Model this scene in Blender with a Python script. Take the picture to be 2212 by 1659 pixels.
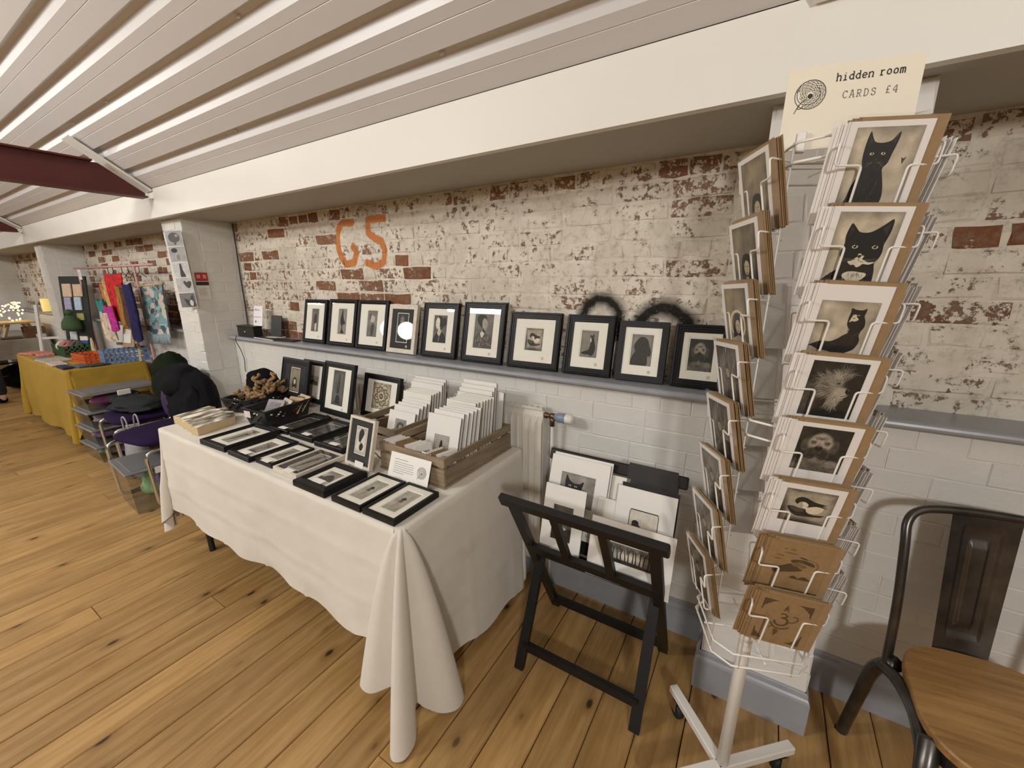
import bpy, bmesh, math, random
from mathutils import Vector, Matrix, noise
for o in list(bpy.data.objects): bpy.data.objects.remove(o, do_unlink=True)
SC = bpy.context.scene
COL = SC.collection
R = math.radians
# ------------------------------------------------------------------ camera
FPX = 884.2
yaw, pit, rol = R(31.5), R(14.2), R(-0.32)
fw = Vector((-math.sin(yaw)*math.cos(pit), math.cos(yaw)*math.cos(pit), -math.sin(pit)))
rt0 = Vector((math.cos(yaw), math.sin(yaw), 0)); up0 = rt0.cross(fw)
rt = rt0*math.cos(rol)+up0*math.sin(rol); up = up0*math.cos(rol)-rt0*math.sin(rol)
cd = bpy.data.cameras.new('camera'); cam = bpy.data.objects.new('camera', cd); COL.objects.link(cam)
cd.sensor_width = 36; cd.sensor_fit = 'HORIZONTAL'; cd.lens = FPX/2212*36; cd.clip_start = .02; cd.clip_end = 100
mw = Matrix((rt, up, -fw)).transposed().to_4x4(); mw.translation = (0, 0, 1.5)
cam.matrix_world = mw; SC.camera = cam
# ------------------------------------------------------------------ world, lamps, exposure
w = bpy.data.worlds.new('world'); SC.world = w; w.use_nodes = True
w.node_tree.nodes['Background'].inputs[0].default_value = (1, .96, .9, 1)
w.node_tree.nodes['Background'].inputs[1].default_value = .05
SC.view_settings.view_transform = 'Standard'; SC.view_settings.look = 'None'
SC.view_settings.gamma = 1; SC.view_settings.use_curve_mapping = False
SC.view_settings.exposure = 0.55
def lamp(name, kind, loc, energy, col, rot=(0, 0, 0), **kw):
    l = bpy.data.lights.new(name, kind); l.energy = energy; l.color = col
    for k, v in kw.items(): setattr(l, k, v)
    o = bpy.data.objects.new(name, l); COL.objects.link(o); o.location = loc; o.rotation_euler = rot
    return o
WARM = (1, .975, .935)
# pendant globes of the hall, hung from the trusses behind the viewer
for i, (x, y, z, e) in enumerate([(-2.9, -1.6, 2.95, 92), (-5.62, -1.75, 2.2, 22), (-7.6, -1.9, 2.85, 48), (-11.3, -1.9, 2.85, 45), (1.3, -2.2, 2.35, 140)]):
    lamp('pendant_light', 'POINT', (x, y, z), e, WARM, shadow_soft_size=.16)
# linear ceiling battens on the far roof slope
for x, y, z, e in ((-3.95, -1.8, 2.66, 34), (-9.5, -2.4, 2.9, 22)):
    lamp('batten_light', 'AREA', (x, y, z), e, (1, .98, .94), rot=(R(45), 0, 0), shape='RECTANGLE', size=1.3, size_y=.14)

# ------------------------------------------------------------------ helpers
def newmat(name):
    m = bpy.data.materials.new(name); m.use_nodes = True
    return m, m.node_tree.nodes, m.node_tree.links, m.node_tree.nodes['Principled BSDF']
MC = {}
def plain(name, col, rough=.6, metal=0, var=0, scale=30, bump=0, bscale=80, spec=.5, trans=0, sheen=0, obj_rand=0, emit=0):
    """colour with optional noise variation, fine relief and per-object variation"""
    if name in MC: return MC[name]
    m, n, l, b = newmat(name); MC[name] = m
    b.inputs['Base Color'].default_value = (*col, 1); b.inputs['Roughness'].default_value = rough
    b.inputs['Metallic'].default_value = metal; b.inputs['Specular IOR Level'].default_value = spec
    if sheen: b.inputs['Sheen Weight'].default_value = sheen
    if trans: b.inputs['Transmission Weight'].default_value = trans
    if emit:
        b.inputs['Emission Color'].default_value = (*col, 1); b.inputs['Emission Strength'].default_value = emit
    tc = n.new('ShaderNodeTexCoord')
    if var or obj_rand:
        hs = n.new('ShaderNodeHueSaturation'); hs.inputs['Color'].default_value = (*col, 1)
        ad = n.new('ShaderNodeMath'); ad.operation = 'ADD'; ad.inputs[0].default_value = 1; ad.inputs[1].default_value = 0
        if var:
            nz = n.new('ShaderNodeTexNoise'); nz.inputs['Scale'].default_value = scale; nz.inputs['Detail'].default_value = 5
            l.new(tc.outputs['Object'], nz.inputs['Vector'])
            mr = n.new('ShaderNodeMapRange'); mr.inputs[1].default_value = .3; mr.inputs[2].default_value = .7
            mr.inputs[3].default_value = 1-var; mr.inputs[4].default_value = 1+var
            l.new(nz.outputs['Fac'], mr.inputs[0]); l.new(mr.outputs[0], ad.inputs[0])
        if obj_rand:
            oi = n.new('ShaderNodeObjectInfo'); mr2 = n.new('ShaderNodeMapRange')
            mr2.inputs[3].default_value = -obj_rand; mr2.inputs[4].default_value = obj_rand
            l.new(oi.outputs['Random'], mr2.inputs[0]); l.new(mr2.outputs[0], ad.inputs[1])
        l.new(ad.outputs[0], hs.inputs['Value']); l.new(hs.outputs[0], b.inputs['Base Color'])
    if bump:
        nb = n.new('ShaderNodeTexNoise'); nb.inputs['Scale'].default_value = bscale; nb.inputs['Detail'].default_value = 4
        l.new(tc.outputs['Object'], nb.inputs['Vector'])
        bp = n.new('ShaderNodeBump'); bp.inputs['Strength'].default_value = bump; bp.inputs['Distance'].default_value = .004
        l.new(nb.outputs['Fac'], bp.inputs['Height']); l.new(bp.outputs[0], b.inputs['Normal'])
    return m

class MB:
    """collects shapes, then links them as one mesh object"""
    def __init__(s): s.v = []; s.f = []; s.sm = []; s.c = []; s.col = None
    def add(s, vs, fs, smooth=False):
        o = len(s.v); s.v += [tuple(q) for q in vs]
        for f in fs: s.f.append([i+o for i in f]); s.sm.append(smooth); s.c.append(s.col)
        return s
    def box(s, c, d, rot=None, ch=0):
        x, y, z = d[0]/2, d[1]/2, d[2]/2
        if ch:
            bm = bmesh.new(); bmesh.ops.create_cube(bm, size=1)
            for q in bm.verts: q.co = Vector((q.co.x*d[0], q.co.y*d[1], q.co.z*d[2]))
            bmesh.ops.bevel(bm, geom=bm.edges[:], offset=ch, segments=1, affect='EDGES')
            vs = [q.co.copy() for q in bm.verts]; bm.verts.index_update()
            fs = [[q.index for q in f.verts] for f in bm.faces]; bm.free()
        else:
            vs = [Vector(q) for q in ((-x,-y,-z),(x,-y,-z),(x,y,-z),(-x,y,-z),(-x,-y,z),(x,-y,z),(x,y,z),(-x,y,z))]
            fs = [(0,3,2,1),(4,5,6,7),(0,1,5,4),(1,2,6,5),(2,3,7,6),(3,0,4,7)]
        if rot is not None: vs = [rot @ q for q in vs]
        c = Vector(c)
        return s.add([q+c for q in vs], fs)
    def bar(s, a, b, w, h, up=(0, 0, 1)):
        a, b = Vector(a), Vector(b); d = (b-a); L = d.length; d.normalize()
        u = Vector(up); r = d.cross(u)
        if r.length < 1e-4: r = d.cross(Vector((0, 1, 0)))
        r.normalize(); u = r.cross(d)
        m = Matrix((r, d, u)).transposed()
        return s.box((a+b)/2, (w, L, h), m)
    def tube(s, pts, r, n=8, closed=False, cap=True):
        pts = [Vector(p) for p in pts]; N = len(pts); vs = []; fs = []
        rr = r if isinstance(r, (list, tuple)) else [r]*N
        prev = None
        for i, p in enumerate(pts):
            if closed: t = pts[(i+1) % N]-pts[i-1]
            else: t = pts[min(i+1, N-1)]-pts[max(i-1, 0)]
            t.normalize()
            if prev is None:
                a = t.cross(Vector((0, 0, 1)))
                if a.length < .05: a = t.cross(Vector((1, 0, 0)))
            else: a = prev-t*prev.dot(t)
            a.normalize(); prev = a.copy(); b = t.cross(a)
            for k in range(n):
                q = 2*math.pi*k/n; vs.append(p+(a*math.cos(q)+b*math.sin(q))*rr[i])
        for i in range(N if closed else N-1):
            j = (i+1) % N
            for k in range(n): fs.append((i*n+k, i*n+(k+1) % n, j*n+(k+1) % n, j*n+k))
        if cap and not closed: fs += [tuple(range(n))[::-1], tuple((N-1)*n+k for k in range(n))]
        return s.add(vs, fs, True)
    def lathe(s, prof, c=(0, 0, 0), n=20, rot=None):
        vs = []; fs = []; c = Vector(c)
        for (r, z) in prof:
            for k in range(n):
                q = 2*math.pi*k/n; p = Vector((r*math.cos(q), r*math.sin(q), z))
                vs.append((rot @ p if rot is not None else p)+c)
        for i in range(len(prof)-1):
            for k in range(n): fs.append((i*n+k, i*n+(k+1) % n, (i+1)*n+(k+1) % n, (i+1)*n+k))
        if prof[0][0] > 1e-4: fs.append(tuple(range(n))[::-1])
        if prof[-1][0] > 1e-4: fs.append(tuple((len(prof)-1)*n+k for k in range(n)))
        return s.add(vs, fs, True)
    def prism(s, poly, y0, y1, tf=None):
        """poly in (x,z), extruded along y"""
        n = len(poly); vs = [Vector((p[0], y0, p[1])) for p in poly]+[Vector((p[0], y1, p[1])) for p in poly]
        fs = [tuple(range(n)), tuple(range(2*n-1, n-1, -1))]+[(i, i+n, (i+1) % n+n, (i+1) % n) for i in range(n)]
        if tf: vs = [tf @ q for q in vs]
        return s.add(vs, fs)
    def grid(s, fn, nu, nv, smooth=True):
        vs = [fn(i/nu, j/nv) for j in range(nv+1) for i in range(nu+1)]
        fs = [(j*(nu+1)+i, j*(nu+1)+i+1, (j+1)*(nu+1)+i+1, (j+1)*(nu+1)+i) for j in range(nv) for i in range(nu)]
        return s.add(vs, fs, smooth)
    def mesh(s, name, mat):
        me = bpy.data.meshes.new(name); me.from_pydata(s.v, [], s.f)
        me.polygons.foreach_set('use_smooth', s.sm)
        if any(c is not None for c in s.c):
            a = me.color_attributes.new('Col', 'FLOAT_COLOR', 'CORNER')
            for p in me.polygons:
                c = s.c[p.index] or (1, 1, 1)
                for li in p.loop_indices: a.data[li].color = (*c, 1)
        if mat: me.materials.append(mat)
        me.update(); return me
    def build(s, name, mat, parent=None, loc=None, rot=None, fix=False):
        me = s.mesh(name, mat)
        if fix:
            bm = bmesh.new(); bm.from_mesh(me); bmesh.ops.recalc_face_normals(bm, faces=bm.faces); bm.to_mesh(me); bm.free()
        return link(name, me, parent, loc, rot)
def link(name, me, parent=None, loc=None, rot=None):
    o = bpy.data.objects.new(name, me); COL.objects.link(o)
    if parent: o.parent = parent
    if loc is not None: o.location = loc
    if rot is not None: o.rotation_euler = rot
    return o
def tag(o, label=None, cat=None, group=None, kind=None):
    if label: o['label'] = label
    if cat: o['category'] = cat
    if group: o['group'] = group
    if kind: o['kind'] = kind
    return o
def thing(name, label, cat, loc=(0, 0, 0), rot=(0, 0, 0), group=None):
    o = bpy.data.objects.new(name, None); COL.objects.link(o); o.empty_display_size = .05
    o.location = loc; o.rotation_euler = rot
    return tag(o, label, cat, group)
def dup(root, loc, rot, label, group=None):
    r = root.copy(); COL.objects.link(r); r.location = loc; r.rotation_euler = rot; r['label'] = label
    if group: r['group'] = group
    for ch in list(root.children):
        c = ch.copy(); COL.objects.link(c); c.parent = r
        for g in list(ch.children):
            d = g.copy(); COL.objects.link(d); d.parent = c
    return r
def struct(o): o['kind'] = 'structure'; return o
def smooth_line(pts, k=6, closed=False):
    P = [Vector(p) for p in pts]; n = len(P); out = []
    for i in range(n if closed else n-1):
        a = P[i-1] if (closed or i > 0) else P[0]; b = P[i]; c = P[(i+1) % n]
        d = P[(i+2) % n] if (closed or i+2 < n) else P[-1]
        for j in range(k):
            t = j/k
            out.append(.5*((2*b)+(c-a)*t+(2*a-5*b+4*c-d)*t*t+(3*b-3*c+d-a)*t**3))
    if not closed: out.append(P[-1])
    return out
def fillet(pts, r, k=4):
    """polyline with rounded corners"""
    P = [Vector(p) for p in pts]; out = [P[0]]
    for i in range(1, len(P)-1):
        a = (P[i-1]-P[i]); b = (P[i+1]-P[i]); rr = min(r, a.length*.45, b.length*.45)
        a = P[i]+a.normalized()*rr; b = P[i]+b.normalized()*rr
        for j in range(k+1):
            t = j/k; out.append(a*(1-t)**2+P[i]*2*t*(1-t)+b*t*t)
    return out+[P[-1]]

# ------------------------------------------------------------------ structure materials
def nd(n, t, **kw):
    x = n.new(t)
    for k, v in kw.items(): setattr(x, k, v)
    return x
def seg_mask(n, l, pos, pts, rad, soft):
    """distance mask of a painted stroke (polyline in wall x,z)"""
    best = None
    for a, b in zip(pts[:-1], pts[1:]):
        A = Vector((a[0], 0, a[1])); D = Vector((b[0]-a[0], 0, b[1]-a[1])); L2 = D.length_squared
        s = nd(n, 'ShaderNodeVectorMath', operation='SUBTRACT'); l.new(pos, s.inputs[0]); s.inputs[1].default_value = A
        d = nd(n, 'ShaderNodeVectorMath', operation='DOT_PRODUCT'); l.new(s.outputs[0], d.inputs[0]); d.inputs[1].default_value = D/L2
        c = nd(n, 'ShaderNodeClamp'); l.new(d.outputs['Value'], c.inputs[0])
        sc = nd(n, 'ShaderNodeVectorMath', operation='SCALE'); sc.inputs[0].default_value = D; l.new(c.outputs[0], sc.inputs['Scale'])
        e = nd(n, 'ShaderNodeVectorMath', operation='DISTANCE'); l.new(s.outputs[0], e.inputs[0]); l.new(sc.outputs[0], e.inputs[1])
        if best is None: best = e.outputs['Value']
        else:
            mn = nd(n, 'ShaderNodeMath', operation='MINIMUM'); l.new(best, mn.inputs[0]); l.new(e.outputs['Value'], mn.inputs[1]); best = mn.outputs[0]
    mr = nd(n, 'ShaderNodeMapRange'); l.new(best, mr.inputs[0])
    mr.inputs[1].default_value = rad-soft; mr.inputs[2].default_value = rad+soft; mr.inputs[3].default_value = 1; mr.inputs[4].default_value = 0
    return mr.outputs[0]
def mixc(n, l, fac, a, b):
    m = nd(n, 'ShaderNodeMix', data_type='RGBA')
    if hasattr(fac, 'node'): l.new(fac, m.inputs[0])
    else: m.inputs[0].default_value = fac
    for s, v in ((6, a), (7, b)):
        if hasattr(v, 'node'): l.new(v, m.inputs[s])
        else: m.inputs[s].default_value = (*v, 1)
    return m.outputs[2]
def math_(n, l, op, a, b=None, c=None):
    m = nd(n, 'ShaderNodeMath', operation=op)
    for i, v in enumerate((a, b, c)):
        if v is None: continue
        if hasattr(v, 'node'): l.new(v, m.inputs[i])
        else: m.inputs[i].default_value = v
    return m.outputs[0]
def noise_(n, l, vec, scale, detail=6, rough=.6):
    z = nd(n, 'ShaderNodeTexNoise'); z.inputs['Scale'].default_value = scale; z.inputs['Detail'].default_value = detail
    z.inputs['Roughness'].default_value = rough; l.new(vec, z.inputs['Vector']); return z.outputs['Fac']
def ramp_(n, l, fac, lo, hi):
    m = nd(n, 'ShaderNodeMapRange', interpolation_type='SMOOTHSTEP'); l.new(fac, m.inputs[0])
    m.inputs[1].default_value = lo; m.inputs[2].default_value = hi; return m.outputs[0]
SIX = [(-2.231,1.848),(-2.319,1.854),(-2.367,1.815),(-2.386,1.733),(-2.371,1.656),(-2.318,1.604),(-2.243,1.614),(-2.213,1.673),(-2.24,1.711)]
FIVE = [(-1.948,1.853),(-2.082,1.856),(-2.094,1.783),(-2.046,1.751),(-1.984,1.728),(-1.961,1.678),(-1.976,1.614),(-2.04,1.586),(-2.126,1.611)]
ARC1 = [(-.70,1.27),(-.704,1.348),(-.687,1.39),(-.647,1.418),(-.596,1.417),(-.558,1.393),(-.54,1.365),(-.535,1.27)]
ARC2 = [(-.47,1.27),(-.449,1.326),(-.416,1.369),(-.372,1.388),(-.323,1.382),(-.282,1.358),(-.256,1.33),(-.25,1.25)]
def old_wall(name, mortar, painted):
    """worn limewash over red brick; obj property 'bare' raises the share of exposed brick"""
    m, n, l, b = newmat(name)
    geo = nd(n, 'ShaderNodeNewGeometry'); pos = geo.outputs['Position']
    sx = nd(n, 'ShaderNodeSeparateXYZ'); l.new(pos, sx.inputs[0])
    flat = nd(n, 'ShaderNodeCombineXYZ'); l.new(sx.outputs[0], flat.inputs[0]); l.new(sx.outputs[2], flat.inputs[2])
    oi = nd(n, 'ShaderNodeObjectInfo')
    at = nd(n, 'ShaderNodeAttribute', attribute_type='OBJECT', attribute_name='bare')
    n1 = noise_(n, l, pos, 7, 9, .68); n2 = noise_(n, l, pos, 34, 8, .7); n3 = noise_(n, l, pos, 2.2, 3, .5); n4 = noise_(n, l, pos, 110, 4, .7)
    if mortar: base = mixc(n, l, ramp_(n, l, n2, .35, .65), (.30, .255, .20), (.42, .36, .29))
    else:
        red = mixc(n, l, oi.outputs['Random'], (.17, .066, .030), (.29, .118, .048))
        base = mixc(n, l, ramp_(n, l, n2, .42, .66), red, (.235, .155, .115))
    wash = mixc(n, l, ramp_(n, l, n1, .38, .66), (.68, .615, .52), (.79, .735, .64))
    grime = mixc(n, l, math_(n, l, 'MULTIPLY', ramp_(n, l, n2, .47, .70), .7), wash, (.37, .325, .265))
    grime = mixc(n, l, math_(n, l, 'MULTIPLY', ramp_(n, l, n3, .46, .66), .32), grime, (.36, .32, .255))
    # loss of paint: patches + fine flaking, biased by the brick's own 'bare'
    v = math_(n, l, 'MULTIPLY_ADD', n2, .75, math_(n, l, 'MULTIPLY', n1, .55))
    v = math_(n, l, 'MULTIPLY_ADD', n4, .30, v)
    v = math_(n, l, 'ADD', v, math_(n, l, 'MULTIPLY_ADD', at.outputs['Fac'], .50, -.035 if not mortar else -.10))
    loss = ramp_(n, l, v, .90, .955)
    col = mixc(n, l, loss, grime, base)
    if painted:
        fl = flat.outputs[0]
        wn = nd(n, 'ShaderNodeTexNoise'); wn.inputs['Scale'].default_value = 30; l.new(pos, wn.inputs['Vector'])
        jit = nd(n, 'ShaderNodeVectorMath', operation='MULTIPLY_ADD'); l.new(wn.outputs['Color'], jit.inputs[0])
        jit.inputs[1].default_value = (.016, 0, .016); l.new(fl, jit.inputs[2])
        off = nd(n, 'ShaderNodeVectorMath', operation='SUBTRACT'); l.new(jit.outputs[0], off.inputs[0]); off.inputs[1].default_value = (.008, 0, .008)
        o65 = math_(n, l, 'MAXIMUM', seg_mask(n, l, off.outputs[0], SIX, .0225, .003), seg_mask(n, l, off.outputs[0], FIVE, .0225, .003))
        o65 = math_(n, l, 'MULTIPLY', o65, ramp_(n, l, n2, .75, .55))
        col = mixc(n, l, o65, col, (.56, .215, .075))
        blk = math_(n, l, 'MAXIMUM', seg_mask(n, l, off.outputs[0], ARC1, .027, .018), seg_mask(n, l, off.outputs[0], ARC2, .034, .020))
        blk = math_(n, l, 'MULTIPLY', blk, ramp_(n, l, n4, .12, .42))
        col = mixc(n, l, blk, col, (.022, .02, .018))
    l.new(col, b.inputs['Base Color']); b.inputs['Roughness'].default_value = .9; b.inputs['Specular IOR Level'].default_value = .2
    bp = nd(n, 'ShaderNodeBump'); bp.inputs['Strength'].default_value = .6; bp.inputs['Distance'].default_value = .006
    hh = math_(n, l, 'MULTIPLY_ADD', n2, .8, math_(n, l, 'MULTIPLY', loss, -.5)); l.new(hh, bp.inputs['Height']); l.new(bp.outputs[0], b.inputs['Normal'])
    return m
M_OLD = old_wall('worn_brick', False, False); M_OLDP = old_wall('worn_brick_numbers', False, True)
M_MOR = old_wall('worn_mortar', True, False); M_MORP = old_wall('worn_mortar_numbers', True, True)
M_WHITE = plain('white_masonry_paint', (.68, .665, .625), .55, var=.04, scale=9, bump=.35, bscale=60, obj_rand=.015)
M_BEAM = plain('cream_beam_paint', (.80, .78, .72), .5, var=.02, scale=3, bump=.05)
M_SOFF = plain('soffit_paint', (.40, .375, .325), .6, var=.03, scale=5)  # same paint as the beam, darkened: shade under it is put into the colour
M_CEIL = plain('white_steel_sheet', (.68, .665, .66), .34, var=.015, scale=4)
M_GREY = plain('grey_gloss_paint', (.305, .315, .34), .32, var=.06, scale=14, bump=.08, bscale=40)
M_MAROON = plain('maroon_steel_paint', (.085, .012, .010), .45, var=.1, scale=8)

def wood_mat(name, c1, c2, dark, axis=1, scale=1.0, rough=.38, knots=True, rnd=.13):
    m, n, l, b = newmat(name)
    tc = nd(n, 'ShaderNodeTexCoord'); oi = nd(n, 'ShaderNodeObjectInfo')
    cb = nd(n, 'ShaderNodeCombineXYZ'); r7 = math_(n, l, 'MULTIPLY', oi.outputs['Random'], 37.0)
    for i in range(3): l.new(r7, cb.inputs[i])
    ad = nd(n, 'ShaderNodeVectorMath', operation='ADD'); l.new(tc.outputs['Object'], ad.inputs[0]); l.new(cb.outputs[0], ad.inputs[1])
    mp = nd(n, 'ShaderNodeMapping'); l.new(ad.outputs[0], mp.inputs['Vector'])
    s = [scale*16]*3; s[axis] = scale*1.3; mp.inputs['Scale'].default_value = s
    g = noise_(n, l, mp.outputs[0], 2.2, 7, .62)
    mp2 = nd(n, 'ShaderNodeMapping'); l.new(ad.outputs[0], mp2.inputs['Vector']); s2 = [scale*70]*3; s2[axis] = scale*3; mp2.inputs['Scale'].default_value = s2
    g2 = noise_(n, l, mp2.outputs[0], 1.5, 3, .5)
    big = noise_(n, l, ad.outputs[0], 1.6*scale, 3, .5)
    col = mixc(n, l, ramp_(n, l, g, .32, .70), c1, c2)
    col = mixc(n, l, math_(n, l, 'MULTIPLY', ramp_(n, l, g2, .52, .78), .35), col, dark)
    col = mixc(n, l, math_(n, l, 'MULTIPLY', ramp_(n, l, big, .50, .75), .38), col, dark)
    if knots:
        mp3 = nd(n, 'ShaderNodeMapping'); l.new(ad.outputs[0], mp3.inputs['Vector']); s3 = [scale*8.5]*3; s3[axis] = scale*4.6; mp3.inputs['Scale'].default_value = s3
        vo = nd(n, 'ShaderNodeTexVoronoi'); vo.inputs['Scale'].default_value = 1; l.new(mp3.outputs[0], vo.inputs['Vector'])
        wob = math_(n, l, 'MULTIPLY_ADD', g2, .05, vo.outputs['Distance'])
        kn = math_(n, l, 'SUBTRACT', 1.0, ramp_(n, l, wob, .075, .15))
        halo = math_(n, l, 'MULTIPLY', math_(n, l, 'SUBTRACT', 1.0, ramp_(n, l, wob, .1, .34)), .45)
        sep = nd(n, 'ShaderNodeSeparateColor'); l.new(vo.outputs['Color'], sep.inputs[0])
        pick = ramp_(n, l, sep.outputs[0], .25, .35)
        col = mixc(n, l, math_(n, l, 'MULTIPLY', halo, pick), col, dark)
        col = mixc(n, l, math_(n, l, 'MULTIPLY', kn, pick), col, tuple(q*.32 for q in dark))
    hs = nd(n, 'ShaderNodeHueSaturation'); l.new(col, hs.inputs['Color'])
    mr = nd(n, 'ShaderNodeMapRange'); l.new(oi.outputs['Random'], mr.inputs[0]); mr.inputs[3].default_value = 1-rnd; mr.inputs[4].default_value = 1+rnd
    l.new(mr.outputs[0], hs.inputs['Value']); l.new(hs.outputs[0], b.inputs['Base Color'])
    b.inputs['Roughness'].default_value = rough
    rr = nd(n, 'ShaderNodeMapRange'); l.new(g, rr.inputs[0]); rr.inputs[3].default_value = rough-.06; rr.inputs[4].default_value = rough+.14; l.new(rr.outputs[0], b.inputs['Roughness'])
    bp = nd(n, 'ShaderNodeBump'); bp.inputs['Strength'].default_value = .18; bp.inputs['Distance'].default_value = .003
    l.new(g2, bp.inputs['Height']); l.new(bp.outputs[0], b.inputs['Normal'])
    return m
M_FLOOR = wood_mat('pine_floor', (.33, .185, .062), (.45, .275, .105), (.14, .068, .022))
M_GAP = plain('floor_gap', (.035, .02, .01), .9)

# ------------------------------------------------------------------ floor
rnd = random.Random(5)
YW = 1.64           # painted lower wall
fl = MB(); fl.box((-5.2, -3.4, -.035), (22.5, 10.6, .03)); floor = struct(fl.build('floor', M_GAP))
# boards behind the viewer and at the far end: plain boarding in one piece
fb = MB()
for k in range(-90, 24):
    x0 = -.762+.1397*k
    fb.box((x0+.0698, -4.92, -.01), (.1375, 7.2, .02))
o = fb.build('floor_boarding', M_FLOOR, floor); o['kind'] = 'stuff'
PW = .1397
for k in range(-82, 19):
    x0 = -.762+PW*k; cuts = [-1.32]
    if rnd.random() < .62: cuts.append(rnd.uniform(-.7, 1.2))
    if k == -1: cuts = [-1.32, .62]
    if k == -4: cuts = [-1.32, .28]
    cuts.append(1.66)
    for a, c in zip(cuts[:-1], cuts[1:]):
        L = c-a-.002; W = PW-rnd.uniform(.0025, .0045); g = .004; zt = rnd.uniform(-.0012, .0008)
        b = MB()
        b.add([(-W/2,-L/2,-.02),(W/2,-L/2,-.02),(W/2,L/2,-.02),(-W/2,L/2,-.02),(-W/2,-L/2,-.003),(W/2,-L/2,-.003),(W/2,L/2,-.003),(-W/2,L/2,-.003),
               (-W/2+g,-L/2+.001,0),(W/2-g,-L/2+.001,0),(W/2-g,L/2-.001,0),(-W/2+g,L/2-.001,0)],
              [(0,3,2,1),(0,1,5,4),(1,2,6,5),(2,3,7,6),(3,0,4,7),(4,5,9,8),(5,6,10,9),(6,7,11,10),(7,4,8,11),(8,9,10,11)])
        b.build('floor_plank', M_FLOOR, floor, (x0+PW/2, (a+c)/2, zt))

# ------------------------------------------------------------------ bricks
BC = {}
def brick_mesh(L, D, H, mat, ch, jit, var):
    key = (round(L, 3), round(D, 3), round(H, 3), mat.name, ch, var)
    if key in BC: return BC[key]
    q = random.Random(str(key)); j = lambda s=1: q.uniform(-jit, jit)*s
    x, z = L/2, H/2
    vs = [(-x, D, -z), (x, D, -z), (x, D, z), (-x, D, z)]
    rim = []
    for (a, c) in ((-x, -z), (0, -z), (x, -z), (x, z), (0, z), (-x, z)): rim.append((a+j(), ch*.9, c+j()))
    inn = []
    for (a, c) in ((-x+ch, -z+ch), (0, -z+ch), (x-ch, -z+ch), (x-ch, z-ch), (0, z-ch), (-x+ch, z-ch)): inn.append((a+j(1.3), j(.5), c+j(1.3)))
    vs += rim+inn
    fs = [(0, 4, 5, 6, 1), (1, 6, 7, 2), (2, 7, 8, 9, 3), (3, 9, 4, 0)]
    for i in range(6): fs.append((4+i, 10+i, 10+(i+1) % 6, 4+(i+1) % 6))
    fs += [(10, 15, 14, 11), (11, 14, 13, 12)]
    me = bpy.data.meshes.new('brick'); me.from_pydata(vs, [], fs); me.materials.append(mat); me.update()
    BC[key] = me; return me
def lay(parent, x0, x1, z0, z1, y, mat, ch=.006, jit=.003, depth=.03, header=(3,), gap=.010, seed=1, bare=None, yr=.002, rotz=0, org=None):
    """courses of bricks on a face looking to -y; rotz/org lay the same face elsewhere"""
    q = random.Random(seed); nc = max(1, round((z1-z0)/.075)); hc = (z1-z0)/nc
    for c in range(nc):
        zc = z0+hc*(c+.5); hd = (c % 4) in header; L = .1125 if hd else .225
        xs = x0-(q.choice((.0, .5, .25))*L if not hd else .5*L*(c % 2)); xs -= 0
        while xs < x1-.012:
            LL = L if (hd or q.random() > .12) else .1125
            a, b = max(xs, x0), min(xs+LL, x1); xs += LL
            if b-a < .03: continue
            w_ = round((b-a-gap)*200)/200
            me = brick_mesh(w_, depth, round(hc-gap, 4), mat, ch, jit, q.randrange(4))
            o = bpy.data.objects.new('brick', me); COL.objects.link(o); o.parent = parent
            px = (a+b)/2; py = y+q.uniform(-yr, yr)
            if org is not None:
                v = Matrix.Rotation(rotz, 3, 'Z') @ Vector((px, py, zc))+Vector(org); o.location = v; o.rotation_euler = (0, 0, rotz)
            else: o.location = (px, py, zc)
            if bare: o['bare'] = float(bare(px, zc, q))
    return
RED = [(-2.97,1.84),(-2.9,1.93),(-2.71,1.92),(-2.59,1.94),(-2.35,1.93),(-2.46,1.74),(-1.7,1.73),(-1.81,1.64),(-3.24,1.66),(-2.54,1.56),(-2.23,1.55),(-1.8,1.55),(-1.67,1.55),(-2.54,1.48),(-2.44,1.47),(-2.06,1.46),(-2.4,1.4),(-2.16,1.4),(-1.9,1.38),(-3.28,1.3),(-2.99,1.3),(-3.2,1.17),(-3.02,1.21),(-2.85,1.13),(-3.0,1.1),(-3.5,1.66),(-3.26,1.66),(-3.02,1.85),(-3.49,1.58),(-1.08,1.37),(.56,1.62)]
HALF = [(-2.55,1.83),(-2.41,1.56),(-2.88,1.48),(-2.31,1.46),(-3.36,1.47),(-3.45,1.38),(-.28,1.56),(-.59,1.55),(-.27,1.92),(-.2,1.92),(.49,1.75),(-.3,1.8),(.55,1.37)]
def bare_main(x, z, q):
    for (a, c) in RED:
        if abs(a-x) < .07 and abs(c-z) < .04: return q.uniform(.44, .62)
    for (a, c) in HALF:
        if abs(a-x) < .085 and abs(c-z) < .04: return q.uniform(.20, .32)
    if z > 1.87: return q.uniform(.2, .36)  # top course: lost paint, with the soffit's shade also put in as browner brick
    if x < -2.6: return q.uniform(.08, .30)
    if x < -1.5: return q.uniform(.05, .25)
    return q.uniform(.03, .22)
def bare_left(x, z, q): return q.choice((.55, .65, .05, .12, .2, .3, .1, .5)) if z > 1.4 else q.choice((.4, .1, .2, .6))
def bare_far(x, z, q): return q.uniform(.1, .4)
PIL = [(-.052, .272), (-3.945, -3.628), (-7.60, -7.30), (-11.3, -10.98)]
ZB = 1.944          # underside of the beam
YB = 1.77           # old brick face
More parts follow.
